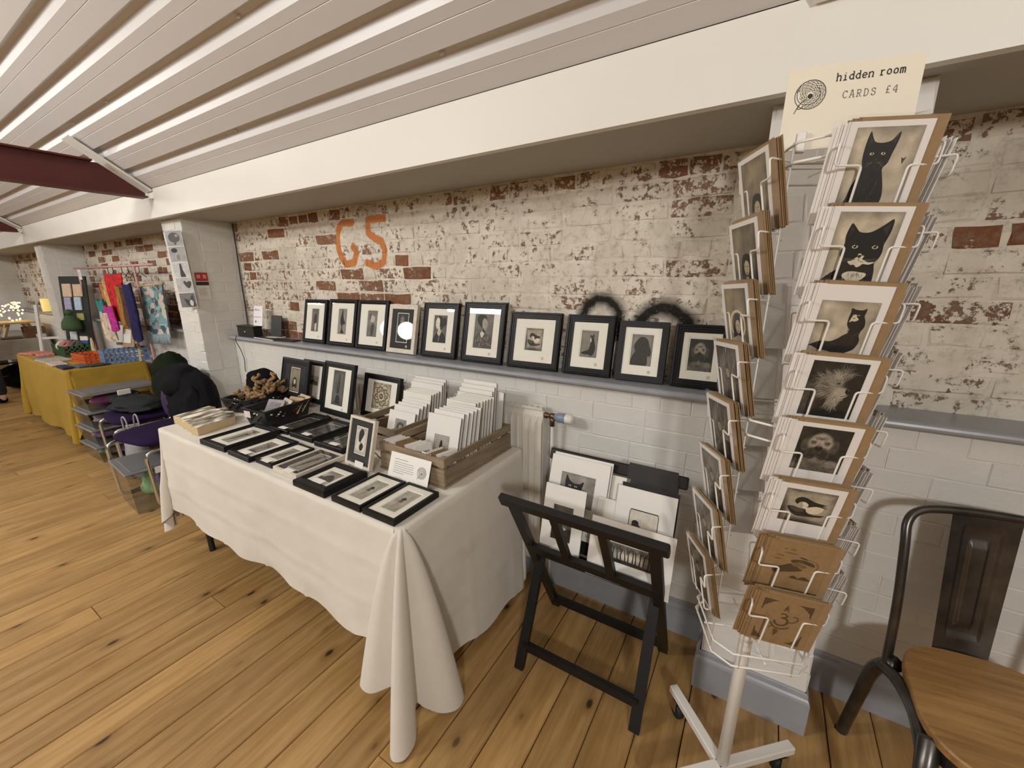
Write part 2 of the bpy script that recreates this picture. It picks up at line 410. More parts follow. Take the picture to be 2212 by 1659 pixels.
bays = [('wall_brick_middle', -3.628, -.052, M_OLDP, M_MORP, bare_main, 3), ('wall_brick_right', .272, 1.9, M_OLD, M_MOR, bare_main, 7),
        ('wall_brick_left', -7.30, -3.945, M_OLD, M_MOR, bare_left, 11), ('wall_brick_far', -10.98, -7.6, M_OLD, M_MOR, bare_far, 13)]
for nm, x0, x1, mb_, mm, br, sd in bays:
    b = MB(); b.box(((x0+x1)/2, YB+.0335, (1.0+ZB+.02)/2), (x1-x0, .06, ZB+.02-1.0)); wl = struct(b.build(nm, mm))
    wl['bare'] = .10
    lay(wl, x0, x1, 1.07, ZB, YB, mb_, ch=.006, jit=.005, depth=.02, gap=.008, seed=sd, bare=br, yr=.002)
    nm2 = nm.replace('brick', 'lower')
    b = MB(); b.box(((x0+x1)/2, YW+.064, .53), (x1-x0, .125, 1.06)); wl = struct(b.build(nm2, M_WHITE))
    lay(wl, x0, x1, .165, 1.06, YW-.001, M_WHITE, ch=.003, jit=.0015, depth=.012, gap=.0015, seed=sd+1, yr=.0009)
for i, (x0, x1) in enumerate(PIL):
    b = MB(); b.box(((x0+x1)/2, (1.4225+1.82)/2, ZB/2+.01), (x1-x0-.005, 1.82-1.4225, ZB+.02)); wl = struct(b.build('wall_pillar_'+('right', 'middle', 'left', 'far')[i], M_WHITE))
    q = random.Random(i); nc = 24; hc = (ZB-.16)/nc; W = x1-x0
    for c in range(nc):
        zc = .16+hc*(c+.5); s = .215 if c % 2 else W-.215
        for a, d in ((x0, x0+s), (x0+s, x1)):
            w_ = round((d-a-.004)*200)/200
            o = link('brick', brick_mesh(w_, .10, hc-.002, M_WHITE, .004, .004, q.randrange(5)), wl)
            o.location = ((a+d)/2+q.uniform(-.003, .003), 1.42+q.uniform(-.002, .003), zc)
        ys = 1.42+.104; off = .115 if c % 2 else .0
        cuts = [ys, ys+(.115 if c % 2 else .215), 1.77]
        for sx, rz in ((x1, math.pi/2), (x0, -math.pi/2)):
            for a, d in zip(cuts[:-1], cuts[1:]):
                w_ = round((d-a-.004)*200)/200
                o = link('brick', brick_mesh(w_, .012, hc-.002, M_WHITE, .003, .001, q.randrange(4)), wl)
                o.location = (sx-.001*(1 if sx == x1 else -1), (a+d)/2, zc); o.rotation_euler = (0, 0, rz)
# ledge (window-board like shelf) and skirting
for i, (x0, x1) in enumerate([(-3.628, -.052), (.272, 1.9), (-7.30, -3.945), (-10.98, -7.6)]):
    b = MB(); pr = [(1.782, 1.06), (1.612, 1.06)]
    for k in range(7):
        a = math.pi*1.5-math.pi*k/6; pr.append((1.606+.0135*math.cos(a)*1.0, 1.0735+.0135*math.sin(a)))
    pr += [(1.612, 1.087), (1.782, 1.087)]
    n = len(pr); vs = [(x0, p[0], p[1]) for p in pr]+[(x1, p[0], p[1]) for p in pr]
    b.add(vs, [tuple(range(n)), tuple(range(2*n-1, n-1, -1))]+[(k, k+n, (k+1) % n+n, (k+1) % n) for k in range(n)])
    struct(b.build('trim_%d' % (i+1), M_GREY, fix=True))
def skirting(name, pts):
    """moulded skirting along a polyline (x,y), room on the right-hand side"""
    prof = [(0, 0), (.014, 0), (.014, .128), (.011, .136), (.006, .142), (.005, .158), (0, .162)]
    P = [Vector((*p, 0)) for p in pts]; n = len(prof); vs = []; b = MB()
    for i, p in enumerate(P):
        d0 = (P[i]-P[i-1]).normalized() if i else (P[1]-P[0]).normalized()
        d1 = (P[i+1]-P[i]).normalized() if i < len(P)-1 else d0
        n0 = Vector((d0.y, -d0.x, 0)); n1 = Vector((d1.y, -d1.x, 0)); m = (n0+n1); m = m/(m.dot(n0) if m.dot(n0) > .1 else 1)
        for (t, z) in prof: vs.append(p+m*t+Vector((0, 0, z)))
    fs = [(i*n+k, (i+1)*n+k, (i+1)*n+k+1, i*n+k+1) for i in range(len(P)-1) for k in range(n-1)]
    b.add(vs, fs); return struct(b.build(name, M_GREY, fix=True))
y1, y2 = YW-.002, 1.418
skirting('baseboard_right', [(-3.628, y1), (-.052-.001, y1), (-.053, y2), (.273, y2), (.273, y1), (2.0, y1)])
skirting('baseboard_left', [(-7.3, y1), (-3.946, y1), (-3.946, y2), (-3.627, y2), (-3.627, y1)])
skirting('baseboard_far', [(-10.98, y1), (-7.601, y1), (-7.601, y2), (-7.299, y2), (-7.299, y1)])
# ------------------------------------------------------------------ beam, soffit, roof
XL, XR = -15.5, 4.0
b = MB(); b.box(((XL+XR)/2, 1.345, (ZB+2.13)/2), (XR-XL, .03, 2.13-ZB)); struct(b.build('trim_beam_face', M_BEAM))
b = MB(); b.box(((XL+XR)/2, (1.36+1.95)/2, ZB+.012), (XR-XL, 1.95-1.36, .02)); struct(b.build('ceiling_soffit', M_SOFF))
SL = .68; th = math.atan(SL); cs, sn = math.cos(th), math.sin(th)
def roof_prof(u0, u1):
    p = []; per = .1605; k = 0
    while u0+k*per < u1:
        o = u0+k*per
        p += [(o, 0), (o+.063, 0), (o+.065, .0022), (o+.067, .0), (o+.100, 0), (o+.131, .028), (o+.150, .028), (o+.1600, .0)]
        k += 1
    return p
prof = roof_prof(.003, 5.9); vs = []
for x in (XL, XR):
    for (u, d) in prof:
        vs.append((x, 1.335-u*cs+d*sn, 2.132+u*sn+d*cs))
n = len(prof); b = MB(); b.add(vs, [(k, k+n, k+n+1, k+1) for k in range(n-1)])
ceil = struct(b.build('ceiling', M_CEIL)); yr_, zr_ = vs[n-1][1], vs[n-1][2]
b = MB(); b.box((0, 0, 0), (XR-XL, 5.9, .02)); o = struct(b.build('ceiling_far_slope', M_CEIL)); o.rotation_euler = (th, 0, 0); o.location = ((XL+XR)/2, yr_-2.95*cs, zr_-2.95*sn)
# sheet fixings
def rp(x, u, d): return (x, 1.335-u*cs+d*sn, 2.132+u*sn+d*cs)
for (px_, u) in [(-2.36,.135),(-1.02,.137),(-1.72,.457),(-3.05,.457),(-3.6,.457)]:
    s = MB(); s.lathe([(.011, 0), (.011, .004), (.007, .009), (0, .010)], n=10, rot=Matrix.Rotation(math.pi+th, 3, 'X')); s.build('screw_cap', M_CEIL, ceil, rp(px_, u+.006, .027))
# trusses: white rafter flange + maroon tie
for i, xt in enumerate((-3.78, -7.45, -11.1, .06)):
    t = struct(MB().bar(rp(xt, .0, -.02), rp(xt, .44, -.02), .11, .014, up=(0, cs if False else sn, 1)).build('trim_rafter', M_BEAM)); t.name = 'trim_rafter_%d' % (i+1)
    if i == 3: continue
    poly = [(1.30, 2.10), (1.085, 2.245), (-6.4, 2.245), (-6.4, 2.075), (1.30, 2.075)]
    b = MB(); k = len(poly)
    b.add([(xt-.008, p[0], p[1]) for p in poly]+[(xt+.008, p[0], p[1]) for p in poly], [tuple(range(k)), tuple(range(2*k-1, k-1, -1))]+[(q, q+k, (q+1) % k+k, (q+1) % k) for q in range(k)])
    b.box((xt, -2.6, 2.250), (.10, 7.3, .010)); b.box((xt, -2.6, 2.072), (.10, 7.8, .010))
    struct(b.build('trim_tie_%d' % (i+1), M_MAROON, fix=True))
# closing walls of the hall
for nm, c, d in (('wall_end_left', (XL, -3.4, 3), (.1, 11, 7)), ('wall_end_right', (XR, -3.4, 3), (.1, 11, 7)), ('wall_front', ((XL+XR)/2, -8.6, 2), (XR-XL, .1, 5)), ('wall_back', ((XL+XR)/2, 1.95, 1.2), (XR-XL, .05, 2.6))):
    struct(MB().box(c, d).build(nm, plain('hall_far_wall', (.30, .26, .22), .9, var=.2, scale=2)))
# ------------------------------------------------------------------ printed pictures
def ink_mat():
    m, n, l, b = newmat('printed_ink')
    a = nd(n, 'ShaderNodeAttribute', attribute_name='Col'); tc = nd(n, 'ShaderNodeTexCoord')
    z1 = noise_(n, l, tc.outputs['Object'], 260, 4, .7); z2 = noise_(n, l, tc.outputs['Object'], 45, 4, .6)
    f = math_(n, l, 'MULTIPLY_ADD', z1, .5, math_(n, l, 'MULTIPLY_ADD', z2, .5, .5))
    mx = nd(n, 'ShaderNodeVectorMath', operation='SCALE'); l.new(a.outputs['Color'], mx.inputs[0]); l.new(f, mx.inputs['Scale'])
    l.new(mx.outputs[0], b.inputs['Base Color']); b.inputs['Roughness'].default_value = .6
    return m
M_INK = ink_mat()
def lin(v): return v/12.92 if v <= .04045 else ((v+.055)/1.055)**2.4
def T(v, warm=.04):
    """print tone 0..1 (display) with a slight sepia cast"""
    return (lin(min(1, v*(1+warm))), lin(v), lin(max(0, v*(1-warm*1.8))))
def nz(x, y, s, seed=0): return noise.noise(Vector((x*s+seed*7.3, y*s-seed*3.1, seed*1.7)))
def blob(x, y, cx, cy, rx, ry, soft=.3):
    d = math.sqrt(((x-cx)/rx)**2+((y-cy)/ry)**2); t = (1-d)/soft
    return 0 if t <= 0 else 1 if t >= 1 else t*t*(3-2*t)
class Art:
    def __init__(s, W, H): s.W, s.H, s.b, s.ly, s.warm = W, H, MB(), 0, .04; s.sq = lambda y: y; s.r = random.Random(int(W*1e4+H*1e3))
    def P(s, x, y): y = s.sq(y); x = min(1, max(0, x)); y = min(1, max(0, y)); return ((x-.5)*s.W, -s.ly*3e-5, y*s.H)
    def raster(s, f, n=40):
        m = max(4, int(n*s.H/s.W)); s.ly += 1
        vs = [s.P(i/n, j/m) for j in range(m+1) for i in range(n+1)]
        cs = [T(min(1, max(0, f(i/n, j/m))), s.warm) for j in range(m+1) for i in range(n+1)]
        o = len(s.b.v); s.b.v += vs
        for j in range(m):
            for i in range(n):
                q = [j*(n+1)+i, j*(n+1)+i+1, (j+1)*(n+1)+i+1, (j+1)*(n+1)+i]
                s.b.f.append([k+o for k in q]); s.b.sm.append(False); s.b.c.append([cs[k] for k in q])
        return s
    def poly(s, pts, v, k=5, new=True):
        if new: s.ly += 1
        P = [(p[0], p[1], 0) for p in pts]
        if k: P = smooth_line(P, k, True)
        s.b.col = v if isinstance(v, tuple) else T(v, s.warm)
        s.b.add([s.P(p[0], p[1]) for p in P], [tuple(range(len(P)))]); s.b.col = None; return s
    def ell(s, cx, cy, rx, ry, v, rot=0, n=18, new=True):
        a = s.W/s.H; c, q = math.cos(rot), math.sin(rot)
        pts = [(cx+(rx*math.cos(t)*c-ry*math.sin(t)*q), cy+(rx*math.cos(t)*q+ry*math.sin(t)*c)*a) for t in (2*math.pi*i/n for i in range(n))]
        return s.poly(pts, v, 0, new)
    def line(s, pts, w, v, k=4, w1=None, new=True):
        """tapering stroke, widths in fractions of the picture width"""
        if new: s.ly += 1
        a = s.W/s.H; P = [(p[0], p[1]/a, 0) for p in pts]
        P = smooth_line(P, k) if k and len(P) > 2 else [Vector(p) for p in P]
        N = len(P); L, Rr = [], []
        for i, p in enumerate(P):
            t = P[min(i+1, N-1)]-P[max(i-1, 0)]
            if t.length < 1e-9: continue
            t.normalize(); ww = (w+((w if w1 is None else w1)-w)*i/(N-1))/2
            L.append((p.x-t.y*ww, (p.y+t.x*ww)*a)); Rr.append((p.x+t.y*ww, (p.y-t.x*ww)*a))
        s.b.col = v if isinstance(v, tuple) else T(v, s.warm); m = len(L)
        s.b.add([s.P(*q) for q in L+Rr], [(i, i+1, m+i+1, m+i) for i in range(m-1)]); s.b.col = None; return s
    def fur(s, n, cx, cy, rx, ry, ang, spread, ln, w, v0, v1, curl=.4):
        s.ly += 1
        for _ in range(n):
            t = s.r.uniform(0, 6.283); q = math.sqrt(s.r.random()); x, y = cx+rx*q*math.cos(t), cy+ry*q*math.sin(t)
            a = ang(x, y) if callable(ang) else ang; a += s.r.uniform(-spread, spread); L = ln*s.r.uniform(.5, 1.3); c = s.r.uniform(-curl, curl)
            pts = [(x, y), (x+math.cos(a)*L*.5, y+math.sin(a)*L*.5), (x+math.cos(a+c)*L, y+math.sin(a+c)*L)]
            pts = [(min(.995, max(.005, p[0])), min(.995, max(.005, p[1]))) for p in pts]
            s.line(pts, w, s.r.uniform(v0, v1), 3, w*.2, new=False)
        return s
    def done(s, parent, loc, name='print'): return s.b.build(name, M_INK, parent, loc)
# extend MB.mesh to per-corner colours
def _mesh(s, name, mat):
    me = bpy.data.meshes.new(name); me.from_pydata(s.v, [], s.f); me.polygons.foreach_set('use_smooth', s.sm)
    if any(c is not None for c in s.c):
        a = me.color_attributes.new('Col', 'FLOAT_COLOR', 'CORNER'); buf = []
        for p in me.polygons:
            c = s.c[p.index]
            if isinstance(c, list):
                for q in c: buf += [*q, 1]
            else:
                for _ in range(p.loop_total): buf += [*(c or (1, 1, 1)), 1]
        a.data.foreach_set('color', buf)
    if mat: me.materials.append(mat)
    me.update(); return me
MB.mesh = _mesh
def mott(base, amp, s1=3, seed=1, edge=.12):
    def f(x, y):
        e = min(x, 1-x, y, 1-y); return base+amp*(nz(x, y, s1, seed)*.7+nz(x, y, s1*3, seed+2)*.35)-(edge*(1-e/.12) if e < .12 else 0)
    return f
# --- each picture is a little drawing in unit coordinates
def a_blackcat(A):
    A.warm = .07; A.raster(mott(.68, .20, 3, 4, .16), 36)
    A.poly([(.10,.0),(.14,.18),(.17,.34),(.24,.47),(.25,.55),(.22,.62),(.205,.70),(.20,.78),(.205,.88),(.225,.955),(.27,.90),(.33,.84),(.42,.825),(.50,.83),(.57,.85),(.62,.90),(.665,.945),(.675,.87),(.655,.76),(.64,.70),(.62,.60),(.57,.54),(.60,.46),(.66,.34),(.70,.22),(.69,.10),(.66,.0)], .10, 4)
    A.poly([(.235,.92),(.30,.84),(.26,.80)], .17, 0); A.poly([(.655,.92),(.58,.85),(.63,.81)], .19, 0)
    A.fur(60, .40, .30, .16, .28, -1.57, .4, .10, .008, .12, .22)
    A.fur(30, .43, .60, .13, .06, -1.57, .9, .07, .008, .13, .22)
    A.line([(.55,.40),(.53,.28),(.47,.14),(.44,.02)], .012, .24); A.line([(.27,.2),(.28,.1),(.28,0)], .01, .2); A.line([(.40,.2),(.395,.1),(.40,0)], .01, .2)
    for x, t in ((.335, .1), (.505, -.1)):
        A.ell(x, .705, .034, .022, (.52, .46, .22), t); A.ell(x+.004, .707, .012, .018, .05); A.ell(x-.01, .715, .006, .005, .9)
    A.poly([(.405,.655),(.445,.655),(.425,.63)], .22, 3); A.line([(.425,.63),(.42,.60)], .008, .24)
    for dx, dy in ((-.14,-.01),(-.13,-.05),(.13,0),(.14,-.04)): A.line([(.42+dx*.3,.61),(.42+dx,.60+dy)], .004, .5, 0)
    A.poly([(.80,.66),(.83,.645),(.87,.665),(.845,.615),(.835,.585),(.81,.63)], .25, 3)
def a_tuxcat(A):
    A.warm = .07; A.raster(mott(.70, .18, 3, 9, .18), 36)
    A.poly([(.0,.0),(.0,.10),(.12,.20),(.24,.28),(.26,.36),(.21,.44),(.20,.53),(.22,.60),(.20,.70),(.215,.80),(.245,.86),(.31,.82),(.40,.755),(.52,.745),(.62,.77),(.74,.84),(.86,.915),(.885,.80),(.865,.68),(.845,.60),(.86,.50),(.84,.42),(.80,.36),(.84,.24),(.86,.10),(.84,.0)], .075, 4)
    A.poly([(.235,.83),(.31,.79),(.26,.70)], .16, 0); A.poly([(.845,.87),(.74,.80),(.83,.72)], .17, 0)
    A.fur(70, .52, .62, .28, .10, 1.57, .5, .06, .006, .10, .20); A.fur(50, .30, .18, .2, .12, -.9, .4, .09, .008, .10, .19)
    for x in (.40, .72):
        A.ell(x, .565, .050, .034, (.44, .41, .22)); A.ell(x, .57, .024, .03, .04); A.ell(x-.012, .583, .009, .008, .92)
    A.poly([(.47,.425),(.50,.44),(.49,.47),(.53,.48),(.57,.455),(.60,.45),(.585,.41),(.63,.39),(.70,.37),(.80,.375),(.72,.34),(.62,.345),(.58,.315),(.53,.30),(.48,.33),(.42,.33),(.36,.37),(.42,.385)], (.66, .60, .45), 4)
    A.poly([(.49,.455),(.56,.46),(.525,.42)], .16, 3); A.line([(.525,.42),(.54,.385),(.62,.37)], .008, .2)
    A.poly([(.34,.20),(.40,.235),(.50,.245),(.62,.235),(.71,.225),(.73,.19),(.66,.13),(.58,.10),(.50,.09),(.42,.13),(.36,.16)], (.67, .62, .48), 4)
    A.fur(60, .53, .17, .17, .05, -1.4, .5, .06, .008, .72, .86); A.fur(20, .55, .215, .12, .02, -1.4, .5, .05, .012, .5, .62)
    for d in (-1, 1):
        for k in range(3): A.line([(.54+.06*d,.40),(.54+.3*d,.37+.025*k)], .004, .45, 0)
def a_sidecat(A):
    A.warm = .07; A.raster(lambda x, y: mott(.68, .20, 2.5, 14, .14)(x, y)-.12*blob(x, y, .2, .55, .3, .25, 1), 36)
    A.poly([(.0,.13),(.06,.12),(.2,.06),(.35,.045),(.5,.0),(.64,-.0),(.70,.04),(.80,.10),(.85,.20),(.855,.30),(.82,.38),(.83,.47),(.86,.55),(.84,.66),(.80,.745),(.805,.82),(.80,.885),(.755,.86),(.70,.85),(.62,.86),(.545,.88),(.55,.80),(.545,.70),(.555,.58),(.60,.50),(.615,.42),(.54,.36),(.48,.30),(.36,.235),(.22,.235),(.12,.20)], .075, 4)
    A.fur(50, .68, .30, .12, .2, -1.3, .4, .08, .008, .11, .2); A.fur(30, .3, .15, .2, .05, .2, .3, .08, .006, .14, .22)
    A.poly([(.60,.74),(.585,.68),(.575,.62),(.62,.645),(.67,.64),(.72,.68),(.68,.72),(.66,.765),(.62,.765)], (.62, .55, .38), 3)
    for x in (.615, .70): A.ell(x, .755, .018, .012, (.62, .60, .42)); A.ell(x, .755, .007, .01, .04)
    A.ell(.635, .70, .016, .01, .14); A.line([(.70,.34),(.76,.30),(.80,.40)], .014, .16)
    A.line([(.62,.50),(.60,.44)], .02, .5); A.line([(.72,.36),(.80,.44)], .01, .3)
def a_scruff(A):
    A.warm = .06
    def f(x, y):
        v = .09+.02*nz(x, y, 4, 3)
        for cx, cy, rx, ry, t in ((.08, .30, .26, .42, .20), (.44, .62, .30, .25, .46), (.66, .47, .19, .13, .60), (.58, .30, .15, .14, .44), (.30, .50, .2, .2, .34)):
            v = v+(t-v)*blob(x, y, cx, cy, rx, ry, .45)
        return v+.06*nz(x, y, 12, 6)
    A.raster(f, 44)
    A.fur(240, .42, .62, .26, .22, lambda x, y: math.atan2(y-.50, x-.68)+.25, .35, .13, .006, .34, .78)
    A.fur(140, .12, .34, .16, .36, -1.8, .4, .17, .007, .16, .48)
    A.fur(110, .60, .74, .16, .08, 1.0, .5, .17, .004, .45, .80, .8)
    A.fur(110, .62, .40, .14, .10, -1.9, .5, .10, .006, .52, .86); A.fur(90, .57, .28, .13, .08, -1.5, .4, .12, .006, .4, .78)
    A.ell(.575, .635, .030, .024, .05); A.ell(.568, .645, .008, .006, .85); A.fur(24, .56, .68, .07, .03, .6, .5, .10, .006, .3, .7)
    A.poly([(.745,.535),(.80,.55),(.845,.52),(.84,.475),(.79,.455),(.745,.48)], .06, 3); A.ell(.80, .527, .018, .009, .4)
    A.line([(.80,.455),(.76,.415),(.68,.405)], .012, .07); A.poly([(.68,.40),(.76,.41),(.80,.44),(.79,.405),(.72,.375)], .62, 3)
def a_mastiff(A):
    A.warm = .06
    def f(x, y):
        v = .12+.03*nz(x, y, 4, 5)
        v = v+(.40-v)*blob(x, y, .45, .10, .72, .22, .35)*(.75+.5*nz(x, y, 7, 2))
        v = v+(.50-v)*blob(x, y, .80, .20, .2, .12, .5)
        for ex in (.17, .74): v = v+(.27-v)*blob(x, y, ex, .60, .12, .20, .4)
        v = v+(.58-v)*blob(x, y, .45, .66, .28, .27, .3)
        v = v+(.55-v)*blob(x, y, .46, .40, .27, .24, .35)
        for ex in (.315, .585): v = v+(.30-v)*blob(x, y, ex, .665, .085, .055, .7)
        v = v+(.17-v)*blob(x, y, .33, .40, .15, .19, .45); v = v+(.17-v)*blob(x, y, .56, .40, .15, .19, .45); v = v+(.22-v)*blob(x, y, .445, .50, .13, .13, .5)
        v = v+(.48-v)*blob(x, y, .445, .61, .05, .10, .7)*.7
        return v+.07*nz(x, y, 14, 8)
    A.raster(f, 48)
    for ex in (.315, .58): A.ell(ex, .66, .034, .022, .05); A.ell(ex-.008, .668, .009, .007, .8); A.line([(ex-.06,.685),(ex,.705),(ex+.06,.68)], .012, .24); A.line([(ex-.05,.625),(ex,.61),(ex+.05,.63)], .010, .36)
    A.poly([(.365,.545),(.40,.585),(.445,.592),(.49,.585),(.525,.545),(.49,.50),(.445,.485),(.40,.50)], .045, 4); A.ell(.445, .572, .035, .009, .34)
    A.line([(.445,.485),(.44,.40)], .010, .04); A.line([(.20,.30),(.28,.345),(.37,.385),(.44,.40),(.52,.385),(.61,.345),(.69,.30)], .016, .04); A.line([(.22,.29),(.30,.26),(.40,.29),(.445,.31),(.50,.29),(.60,.26),(.68,.29)], .014, .5)
    for k in range(5): A.line([(.30+.012*k,.79-.018*k),(.40,.80-.012*k),(.445,.775-.01*k),(.49,.80-.012*k),(.59-.012*k,.79-.018*k)], .007, .30)
    A.line([(.10,.74),(.06,.58),(.12,.44),(.2,.46)], .014, .14); A.line([(.80,.74),(.86,.58),(.80,.44),(.72,.46)], .014, .14)
    A.fur(60, .45, .12, .4, .08, .3, .5, .12, .008, .22, .55); A.fur(40, .445, .25, .2, .04, -1.5, .6, .06, .007, .35, .62)
def a_raven(A):
    A.warm = .07
    A.raster(lambda x, y: mott(.62, .15, 4, 21, .25)(x, y)-.25*blob(x, y, .5, .05, .7, .2, 1)-.2*blob(x, y, .05, .4, .15, .5, 1), 34)
    A.ell(.62, .50, .21, .17, .80); A.ell(.47, .61, .085, .06, .82)
    A.poly([(.25,.60),(.23,.66),(.26,.74),(.34,.79),(.44,.78),(.55,.72),(.66,.68),(.78,.66),(.89,.64),(.80,.62),(.90,.58),(.78,.595),(.91,.53),(.76,.56),(.66,.56),(.56,.52),(.50,.50),(.52,.56),(.47,.63),(.38,.655),(.32,.61),(.30,.56)], .10, 3)
    A.poly([(.12,.46),(.22,.48),(.36,.45),(.48,.44),(.52,.36),(.60,.31),(.72,.30),(.88,.32),(.82,.26),(.70,.235),(.62,.22),(.46,.20),(.34,.20),(.24,.26),(.16,.36)], .11, 4)
    A.poly([(.16,.44),(.3,.45),(.46,.42),(.44,.34),(.3,.33)], .27, 4); A.fur(40, .5, .26, .3, .04, 0, .2, .12, .006, .16, .28)
KRAFT = (.30, .19, .088)
def a_hand(A):
    A.sq = lambda y: .36+.64*y
    D = (.075, .045, .022)
    A.poly([(.13,.20),(.16,.12),(.24,.11),(.32,.17),(.48,.22),(.60,.27),(.66,.33),(.58,.38),(.50,.48),(.40,.46),(.30,.38),(.20,.30)], D, 4)
    A.poly([(.40,.56),(.50,.62),(.66,.63),(.80,.58),(.84,.50),(.76,.50),(.66,.53),(.54,.53),(.46,.50)], D, 4)
    for x, y, r in ((.52,.47,.085), (.64,.44,.075), (.58,.55,.05)): A.ell(x, y, r, r, (.20, .125, .058)); A.line([(x-r*.6,y),(x,y+r*.4),(x+r*.6,y),(x,y-r*.4)], .014, D)
    A.poly([(.52,.70),(.62,.71),(.70,.66),(.60,.665)], D, 3); A.line([(.70,.68),(.84,.62),(.90,.50),(.86,.38)], .015, (.15,.095,.045))
    A.poly([(.50,.03),(.56,.12),(.64,.05),(.72,.13),(.80,.10),(.86,.03)], D, 3)
    words(A, [('BE THE', .22, .87, .045), ('PERSON', .26, .76, .045), ('YOUR', .12, .65, .045), ('DOG', .12, .54, .045)], D)
def a_omcard(A):
    D = (.085, .05, .024); D2 = (.11, .068, .034)
    for sx in (0, 1):
        for sy in (0, 1):
            fx = (lambda x: x) if not sx else (lambda x: 1-x); fy = (lambda y: y) if sy else (lambda y: 1-y)
            X = lambda x: .05+x*.9 if not sx else .95-x*.9
            pts = [(0,.96),(.30,.945),(.22,.92),(.17,.90),(.15,.87),(.11,.865),(.09,.83),(.05,.82),(.02,.72),(0,.70)]
            A.poly([(X(p[0]), p[1] if not sy else 1-p[1]) for p in pts], D, 0)
    A.line([(.43,.68),(.50,.70),(.56,.655),(.50,.61),(.46,.60)], .035, D); A.line([(.46,.60),(.55,.60),(.60,.53),(.55,.45),(.45,.43),(.38,.47),(.36,.52)], .040, D)
    A.line([(.30,.46),(.40,.37),(.54,.36),(.66,.42)], .038, D2); A.line([(.62,.53),(.70,.55),(.76,.62),(.72,.68),(.66,.66)], .026, D2)
    A.line([(.36,.40),(.30,.33)], .02, D2); A.poly([(.40,.33),(.50,.30),(.44,.17),(.42,.24)], D2, 3); A.line([(.46,.76),(.50,.80),(.55,.76)], .018, D); A.poly([(.50,.90),(.46,.80),(.54,.80)], D2, 0)
def a_lady(i):
    def f(A):
        A.warm = .10
        bg = (.42, .36, .50, .30, .28, .34, .33, .38)[i]; halo = i == 2
        A.raster(lambda x, y: mott(bg, .2, 3.2, 30+i, .10)(x, y)+(.10*y if i < 2 else 0), 22)
        if halo: A.ell(.55, .42, .36, .36, .78); A.ell(.55, .42, .30, .30, .45)
        if i in (0, 1, 2):
            dy = (-.10, -.02, .0)[i]; c = .55
            A.poly([(c-.20,.12+dy),(c-.22,.40+dy),(c-.15,.56+dy),(c,.60+dy),(c+.15,.56+dy),(c+.20,.38+dy),(c+.18,.12+dy)], .12, 4)
            A.poly([(c-.42,.0),(c-.35,.14+dy),(c-.1,.22+dy),(c+.1,.22+dy),(c+.32,.14+dy),(c+.40,.0)], (.40,.22,.62)[i], 4)
            A.ell(c, .38+dy, .115, .17, .66); A.poly([(c-.06,.24+dy),(c+.06,.24+dy),(c+.07,.14+dy),(c-.07,.14+dy)], .58, 0)
            for d in (-.05, .05): A.ell(c+d, .40+dy, .022, .012, .12)
            A.line([(c-.03,.30+dy),(c+.03,.30+dy)], .02, .22, 0); A.line([(c,.38+dy),(c+.008,.335+dy)], .012, .42, 0)
        else:
            A.fur(60, .5, .5, .4, .42, 1.4 if i < 5 else .9, .35, .3, .03, .18, .66)
            A.poly([(.3,.05),(.36,.5),(.5,.75),(.62,.5),(.72,.05)], .17, 4); A.ell(.5, .56, .10, .12, .55); A.ell(.46, .58, .02, .012, .1); A.ell(.55, .58, .02, .012, .1)
            A.fur(25, .5, .25, .25, .2, 1.5, .4, .25, .02, .3, .62)
    return f
def a_figback(A):
    A.raster(mott(.42, .12, 4, 41, .05), 18); A.poly([(.30,.42),(.36,.66),(.50,.78),(.74,.80),(.72,.55),(.66,.34),(.34,.34)], .2, 4); A.poly([(.50,.34),(.70,.34),(.68,.05),(.52,.05)], .80, 3); A.poly([(.62,.80),(.80,.95),(.82,.70)], .35, 3)
def a_kneel(A):
    A.raster(mott(.55, .12, 4, 43, .05), 18); A.poly([(.30,.42),(.26,.60),(.36,.80),(.44,.92),(.54,.95),(.60,.90),(.56,.80),(.66,.62),(.86,.42),(.60,.38),(.52,.26),(.60,.16),(.74,.05),(.36,.05),(.42,.20),(.40,.34)], .10, 4); A.ell(.54, .89, .05, .05, .45)
def a_moon(A):
    A.raster(mott(.46, .14, 4, 47, .05), 18); A.ell(.52, .68, .26, .26, .72); A.poly([(.24,.62),(.22,.82),(.32,.93),(.36,.80),(.30,.62)], .28, 4); A.poly([(.40,.05),(.40,.40),(.56,.48),(.74,.44),(.70,.2),(.60,.05)], .24, 4)
def a_mask(A):
    A.raster(lambda x, y: .14+.03*nz(x, y, 5, 2), 12); A.raster(lambda x, y: .14+.34*blob(x, y, .45, .74, .26, .22, .5), 22); A.ell(.36, .78, .05, .03, .2); A.ell(.56, .78, .05, .03, .2); A.line([(.3,.52),(.45,.42),(.6,.52)], .05, .6); A.poly([(.45,.40),(.33,.46),(.33,.35)], .5, 0); A.poly([(.45,.40),(.57,.46),(.57,.35)], .5, 0)
